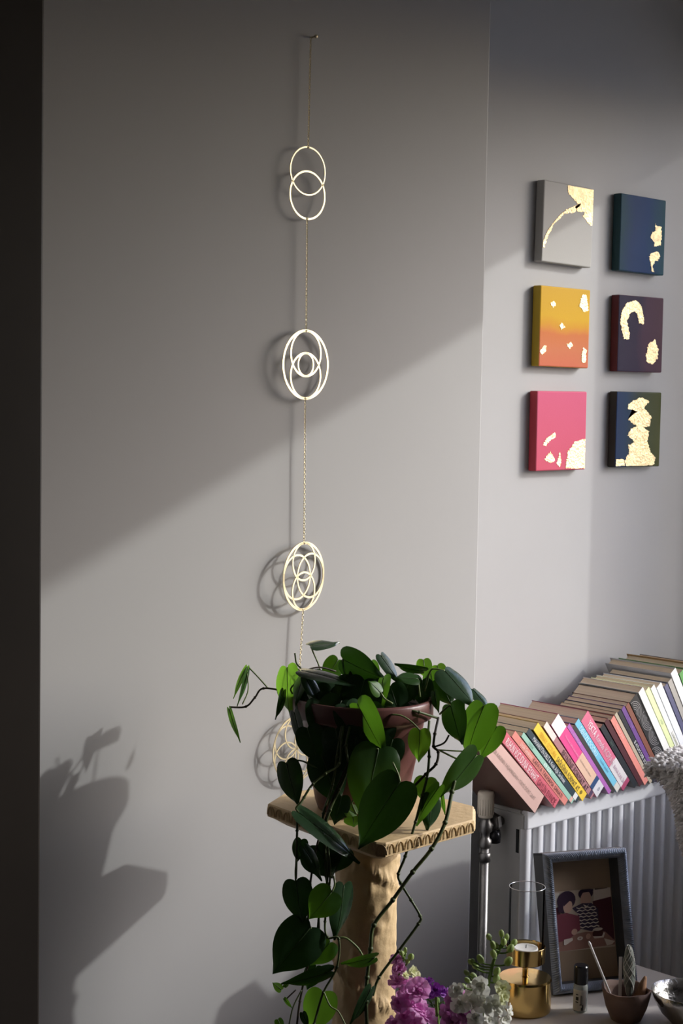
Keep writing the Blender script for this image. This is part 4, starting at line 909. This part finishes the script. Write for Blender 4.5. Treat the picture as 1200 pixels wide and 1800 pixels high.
# ------------------------------------------------------------------ flowers in a floor vase
vc = Vector((1.435, -0.735, 0))
vs = empty('floor_vase', vc, 'tall grey stoneware vase holding the cut flowers', 'vase')
f = MB(); f.lathe([(0.055,0), (0.062,0.01), (0.078,0.22), (0.066,0.44), (0.050,0.54), (0.056,0.60), (0.053,0.60), (0.046,0.54), (0.06,0.42), (0.05,0.05), (0.001,0.04)], vc, 40); f.build('vase_body', M['vase'], vs)
def floret_mesh(name, mt, n1, n2, seed, ruffle=0.25):
    rg = random.Random(seed); mb = MB()
    for ringi, (n, tilt, ln_) in enumerate(((n1, 0.35, 1.0), (n2, 0.85, 0.78), (3, 1.2, 0.5))):
        for k in range(n):
            a = 2*math.pi*(k+0.5*ringi)/n + rg.uniform(-.25, .25); tl_ = tilt + rg.uniform(-.2, .2); ln2 = ln_*rg.uniform(.85, 1.1); wd = ln2*rg.uniform(.42, .58); ph = rg.uniform(0, 6)
            d = Vector((math.cos(a), math.sin(a), 0)); sd = Vector((-math.sin(a), math.cos(a), 0)); rows = []
            for i in range(6):
                t = i/5; row = []
                for j in range(5):
                    s = -1+j/2; w = wd*(0.22+0.9*math.sin(min(1, t*1.12)*math.pi*0.55))*(1-0.35*(t > 0.95))
                    z = math.sin(tl_)*t*ln2*(1-0.35*t*t) + ruffle*0.45*ln2*t*t*math.sin(s*3.4+ph+t*2) + 0.08*s*s*ln2
                    row.append(d*(math.cos(tl_)*t*ln2*(1+0.06*math.sin(3*s+ph))) + sd*(s*w) + Vector((0, 0, z)))
                rows.append(row)
            mb.grid(rows)
    return mb.mesh(name, [mt])
def bud_mesh(mt):
    mb = MB(); n = 12; rows = []
    for r_, h_ in ((0.12,-1.0), (0.55,-0.85), (0.85,-0.3), (0.8,0.35), (0.55,0.85), (0.12,1.1)):
        rows.append([Vector((r_*(1+0.18*math.cos(4*2*math.pi*k/n))*math.cos(2*math.pi*k/n), r_*(1+0.18*math.cos(4*2*math.pi*k/n))*math.sin(2*math.pi*k/n), h_)) for k in range(n)])
    mb.grid(rows, True, cap=True); return mb.mesh('bud', [mt])
FM = {k: [floret_mesh('floret', M[k], 5, 4, s_, rf) for s_ in (1, 2, 3)] for k, rf in (('petal_white', .2), ('petal_cream', .2), ('petal_pink', .5), ('petal_mauve', .4), ('petal_purple', .3))}
BM = bud_mesh(M['bud'])
def inst(me, name, p, r_, ax, parent, spin=0.0, sz=1.0):
    o = bpy.data.objects.new(name, me); COL.objects.link(o); o.parent = parent
    q = Vector((0,0,1)).rotation_difference(ax.normalized()) @ Quaternion((0,0,1), spin)
    o.matrix_basis = Matrix.Translation(p - parent.location) @ q.to_matrix().to_4x4() @ Matrix.Diagonal((r_, r_, r_*sz, 1)); return o
def stock(label, stem_px, d, florets, buds, cat='flower'):
    pts = [dp(x_, y_, d) for x_, y_ in stem_px]; root = vc + Vector(((pts[0].x-vc.x)*0.25, (pts[0].y-vc.y)*0.25, 0.30))
    st = empty('stock_flower', root, label, cat, 'cut flowers in the floor vase')
    path = spline([root, (root+pts[0])/2 + Vector((0,0,0.03))] + pts, 6); f_ = MB(); n = len(path)
    f_.tube(path, [0.0032*(1-0.5*i/n) for i in range(n)], 8); f_.build('stem', M['stem'], st)
    ax0 = path; rg = random.Random(len(label)*7)
    for (x_, y_, r_, kind) in florets:
        dd = d + rg.uniform(-.022, .004); p = dp(x_, y_, dd); near = min(path, key=lambda q: (q-p).length); out = (p-near)
        out = (out.normalized() if out.length > 1e-4 else Vector((0,0,1)))*0.6 + (CAM-p).normalized()*0.75 + Vector((0.25,0,0.25))
        inst(rg.choice(FM[kind]), 'floret', p, r_*d/F*1.12, out + Vector((rg.uniform(-.4,.4), rg.uniform(-.4,.4), rg.uniform(-.3,.4))), st, rg.uniform(0, 6))
    for (x_, y_, r_) in buds:
        dd = d + rg.uniform(-.012, .008); p = dp(x_, y_, dd); near = min(path, key=lambda q: (q-p).length + max(0, q.z-p.z)*3)
        near = near - Vector((0,0,0.004)); out = (p-near)
        b_ = inst(BM, 'bud', p, r_*d/F*0.8, out*0.8+Vector((0,0,0.012)), st, rg.uniform(0, 6), 1.15)
        f_ = MB(); mid = near.lerp(p, 0.55) - Vector((0,0,0.003)); f_.tube(spline([near, mid, p - Vector((0,0,r_*d/F*0.5))], 4), 0.0011, 6); f_.build('bud_stalk', M['stem'], st)
    return st
stock('pink stock flower spike rising beside the pedestal shaft', [(712,1812),(705,1760),(702,1710),(712,1675)], 1.99,
      [(697,1688,12,'petal_pink'),(701,1703,13,'petal_pink'),(698,1727,15,'petal_pink'),(712,1733,14,'petal_pink'),(733,1742,20,'petal_pink'),(718,1752,18,'petal_pink'),(700,1762,18,'petal_pink'),(730,1770,20,'petal_pink'),(708,1785,20,'petal_pink'),(748,1788,19,'petal_pink'),(728,1800,22,'petal_pink'),(695,1800,18,'petal_pink'),(724,1708,10,'petal_cream'),(730,1714,9,'petal_cream'),(711,1714,8,'petal_cream')],
      [(706,1676,6),(712,1670,5.5),(722,1682,7),(703,1686,5),(708,1702,7),(716,1690,5)])
stock('small deep purple flower cluster between the pink and white spikes', [(770,1815),(768,1780),(766,1750)], 2.03,
      [(752,1726,9,'petal_purple'),(740,1733,8,'petal_purple'),(764,1740,11,'petal_purple'),(777,1744,11,'petal_purple'),(789,1746,9,'petal_purple'),(797,1742,7,'petal_purple'),(757,1747,9,'petal_purple'),(733,1728,7,'petal_purple'),(745,1744,8,'petal_purple')], [])
stock('dusky mauve stock flower behind the white spike', [(812,1815),(812,1780),(815,1755)], 1.985,
      [(800,1760,18,'petal_mauve'),(818,1755,14,'petal_pink'),(792,1778,17,'petal_mauve'),(812,1783,19,'petal_mauve'),(795,1798,18,'petal_mauve'),(830,1775,16,'petal_mauve'),(822,1800,18,'petal_mauve'),(845,1790,15,'petal_mauve')], [])
stock('white stock flower spike with green buds, in front of the candle holder', [(848,1812),(851,1780),(855,1745),(861,1715),(868,1687),(876,1672),(882,1658)], 1.94,
      [(809,1766,16,'petal_white'),(803,1742,13,'petal_white'),(829,1738,13,'petal_white'),(846,1734,15,'petal_white'),(833,1759,18,'petal_white'),(850,1760,20,'petal_white'),(866,1767,17,'petal_white'),(883,1739,13,'petal_cream'),(884,1754,12,'petal_cream'),(880,1770,16,'petal_white'),(893,1779,13,'petal_white'),(884,1792,14,'petal_white'),(860,1793,16,'petal_white'),(835,1790,14,'petal_white'),(848,1778,14,'petal_white')],
      [(859,1647,6.5),(866,1661,8),(872,1662,6),(881,1641,7),(890,1648,7),(885,1656,7),(903,1657,7),(897,1667,8),(867,1677,8.5),(893,1690,9.5),(844,1686,9),(873,1708,8.5),(872,1721,8.5),(827,1691,6),(835,1698,7),(831,1688,4),(820,1710,6.5),(832,1717,8),(821,1723,6),(814,1733,6)])
fo = empty('greenery_sprig', vc + Vector((0,0,0.3)), 'dark green feathery sprig among the cut flowers', 'foliage', 'cut flowers in the floor vase')
f = MB(); rg = random.Random(12); top0 = dp(772, 1815, 2.05); f.tube(spline([vc+Vector((0,0,0.3)), top0, dp(770,1760,2.05)], 6), 0.0022, 6); f.build('stem', M['stem'], fo)
for (x_, y_) in ((745,1765),(757,1757),(769,1755),(781,1758),(790,1763),(752,1780),(774,1778),(788,1785),(764,1790)):
    f = MB(); base = dp(770, 1806, 2.05+rg.uniform(-.01,.01)); tip = dp(x_, y_, 2.05+rg.uniform(-.02,.02)); f.tube([base, base.lerp(tip,.5)+Vector((0,0,.003)), tip], [0.0012,0.001,0.0005], 5)
    for k in range(14):
        p = base.lerp(tip, 0.25+0.75*k/14); d = Vector((rg.uniform(-1,1), rg.uniform(-1,1), rg.uniform(.2,1.2))).normalized()*0.011; n = d.orthogonal().normalized()*0.0013
        f.add([p-n, p+n, p+d+n*0.3, p+d-n*0.3], [(0,1,2,3)])
    f.build('frond', M['fern'], fo)

# ------------------------------------------------------------------ armchair with a sheepskin over its back
CX0 = 2.27; CY0, CY1 = -1.03, -0.52
chr_ = empty('armchair', (CX0+0.3, (CY0+CY1)/2, 0), 'dark upholstered armchair with its back to the table, mostly beyond the picture edge', 'armchair')
def arch_z(y): return 0.985 - 2.2*(y-(-0.80))**2 if y > -0.80 else 0.985 - 1.5*(y+0.80)**2
f = MB(); rows = []
ysn = [CY0+(CY1-CY0)*k/14 for k in range(15)]
for (x_, inset) in ((CX0, 0.012), (CX0+0.012, 0.0), (CX0+0.085, 0.0), (CX0+0.10, 0.012)):
    ring_ = [Vector((x_, y_, arch_z(y_)-inset)) for y_ in ysn] + [Vector((x_, y_, 0.25)) for y_ in ysn[::-1]]
    rows.append(ring_)
f.grid(rows, True, cap=True, flip=True); f.build('backrest', M['chair'], chr_)
f = MB(); f.box((CX0+0.08, CY0+0.07, 0.24), (CX0+0.40, CY1-0.07, 0.44)); bevel(f.build('seat', M['chair'], chr_), 0.03, 4)
for y0 in (CY0, CY1-0.075):
    f = MB(); f.box((CX0+0.08, y0, 0.22), (CX0+0.38, y0+0.075, 0.62)); bevel(f.build('arm', M['chair'], chr_), 0.025, 4)
for sx in (CX0+0.05, CX0+0.35):
    for sy in (CY0+0.05, CY1-0.05):
        f = MB(); f.lathe([(0.012,0), (0.02,0.23), (0.02,0.26)], (sx, sy, 0), 12); f.build('leg', M['wood'], chr_)
# sheepskin: a thick pad hanging over the back, with locks of wool
sk = empty('sheepskin', (CX0-0.03, -0.62, 0.75), 'fluffy white sheepskin draped over the armchair back at the picture edge', 'sheepskin')
def side_y(z):      # the near-wall outline of the skin, narrowing downwards
    t = (0.885-z)/0.20; return -0.422 - 0.085*max(0, min(1.5, t))**1.1 + 0.006*math.sin(z*60)
f = MB(); NS, NT = 26, 40; rows = []; surf = []
for i in range(NT+1):
    q = i/NT; row = []
    for j in range(NS+1):
        s = j/NS
        # path over the back: from low on the table side, over the arch, down the seat side
        if q < 0.6:
            z_rel = -0.32 + 0.32*q/0.6; x_ = CX0-0.028
        elif q < 0.8:
            a = math.pi*(q-0.6)/0.2; z_rel = 0.028*math.sin(a); x_ = CX0+0.05-0.078*math.cos(a)
        else: z_rel = -0.22*(q-0.8)/0.2; x_ = CX0+0.128
        y_ = -1.0 + s*(0.48); ztop = 0.0
        y1 = side_y(0.87+z_rel); y0_ = -0.99; y_ = y0_ + (y1-y0_)*s
        zt_ = min(arch_z(min(y_, -0.535)), 1.03)
        z = zt_ + z_rel + (0.012 if True else 0)
        nz = noise.noise(Vector((y_*24, z*24, x_*24)))*0.008
        ed = max(0, (s-0.93)/0.07); x2 = x_ + ed*ed*0.035*(1 if q < 0.6 else -0.3) - (nz if q < 0.6 else -nz)
        p = Vector((x2, y_, z)); row.append(p)
    rows.append(row)
f.grid(rows); base = f.build('hide', M['fleece'], sk)
so2 = base.modifiers.new('thick', 'SOLIDIFY'); so2.thickness = 0.003; so2.offset = 0
rg = random.Random(21); f = MB()
for n_ in range(12000):
    i = rg.randrange(0, NT); j = int(NS*(1-rg.random()**1.5*0.62)); j = min(j, NS-1)
    a, b, c_, d_ = rows[i][j], rows[i][j+1], rows[i+1][j+1], rows[i+1][j]
    u, v = rg.random(), rg.random(); p = a.lerp(b, u).lerp(d_.lerp(c_, u), v); nn = (b-a).cross(d_-a)
    nn = -nn.normalized() if nn.length > 1e-9 else Vector((-1,0,0))
    if i < NT*0.6 and nn.x > 0: nn = -nn
    if NT*0.6 <= i < NT*0.8 and nn.z < 0: nn = -nn
    d = (nn*0.7 + Vector((rg.uniform(-.6,.6), rg.uniform(-.6,.6), rg.uniform(-.9,.3)))*0.8)
    if j > NS-3: d += Vector((0, 0.7, 0))
    d.normalize(); L = rg.uniform(0.007, 0.013); sd = d.orthogonal().normalized()*rg.uniform(.0035,.0060); s2 = d.cross(sd); bend = Vector((rg.uniform(-.4,.4), rg.uniform(-.4,.4), -.5))*L*0.35
    q1 = p + d*L*0.55; q2 = p + d*L + bend
    f.add([p+sd, p-sd*0.5+s2, p-sd*0.5-s2, q1+sd*0.8, q1-sd*0.4+s2*0.8, q1-sd*0.4-s2*0.8, q2], [(0,1,4,3),(1,2,5,4),(2,0,3,5),(3,4,6),(4,5,6),(5,3,6)], 0, True)
wl = f.build('wool', M['fleece'], sk); wl['kind'] = 'stuff'

# ------------------------------------------------------------------ unseen chest, added before the window to dim the lower wall and table
ce = empty('added_shade_chest', (0, 0, 0), 'unseen dark wooden chest of drawers added before the window to dim the lower wall and table', 'chest of drawers'); ce.matrix_basis = WROT @ Matrix.Translation((-0.40, -1.80, 0))
def cbox(name, a_, b_, mt, par, bv=0.004):
    f_ = MB(); f_.box(a_, b_); return bevel(f_.build(name, mt, par, local=True), bv, 2)
cbox('carcass', (0, -0.46, 0.10), (0.36, 0.46, 0.97), M['wood'], ce)
cbox('top_board', (-0.02, -0.475, 0.97), (0.37, 0.475, 0.995), M['wood'], ce)
for k in range(4):
    dr = cbox('drawer', (-0.016, -0.44, 0.13+k*0.21), (0.0, 0.44, 0.13+k*0.21+0.198), M['wood'], ce)
    for yy in (-0.25, 0.25):
        f = MB(); f.lathe([(0.007, 0), (0.007, 0.012), (0.015, 0.016), (0.015, 0.022), (0.006, 0.026)], (-0.016, yy, 0.13+k*0.21+0.10), 16, axis=(-1,0,0)); f.build('knob', M['brass'], dr, local=True)
for yy in (-0.42, 0.42):
    for xx in (0.04, 0.32): cbox('leg', (xx-0.025, yy-0.025, 0), (xx+0.025, yy+0.025, 0.10), M['wood'], ce)

# ------------------------------------------------------------------ tall dark cupboard along the picture's left edge
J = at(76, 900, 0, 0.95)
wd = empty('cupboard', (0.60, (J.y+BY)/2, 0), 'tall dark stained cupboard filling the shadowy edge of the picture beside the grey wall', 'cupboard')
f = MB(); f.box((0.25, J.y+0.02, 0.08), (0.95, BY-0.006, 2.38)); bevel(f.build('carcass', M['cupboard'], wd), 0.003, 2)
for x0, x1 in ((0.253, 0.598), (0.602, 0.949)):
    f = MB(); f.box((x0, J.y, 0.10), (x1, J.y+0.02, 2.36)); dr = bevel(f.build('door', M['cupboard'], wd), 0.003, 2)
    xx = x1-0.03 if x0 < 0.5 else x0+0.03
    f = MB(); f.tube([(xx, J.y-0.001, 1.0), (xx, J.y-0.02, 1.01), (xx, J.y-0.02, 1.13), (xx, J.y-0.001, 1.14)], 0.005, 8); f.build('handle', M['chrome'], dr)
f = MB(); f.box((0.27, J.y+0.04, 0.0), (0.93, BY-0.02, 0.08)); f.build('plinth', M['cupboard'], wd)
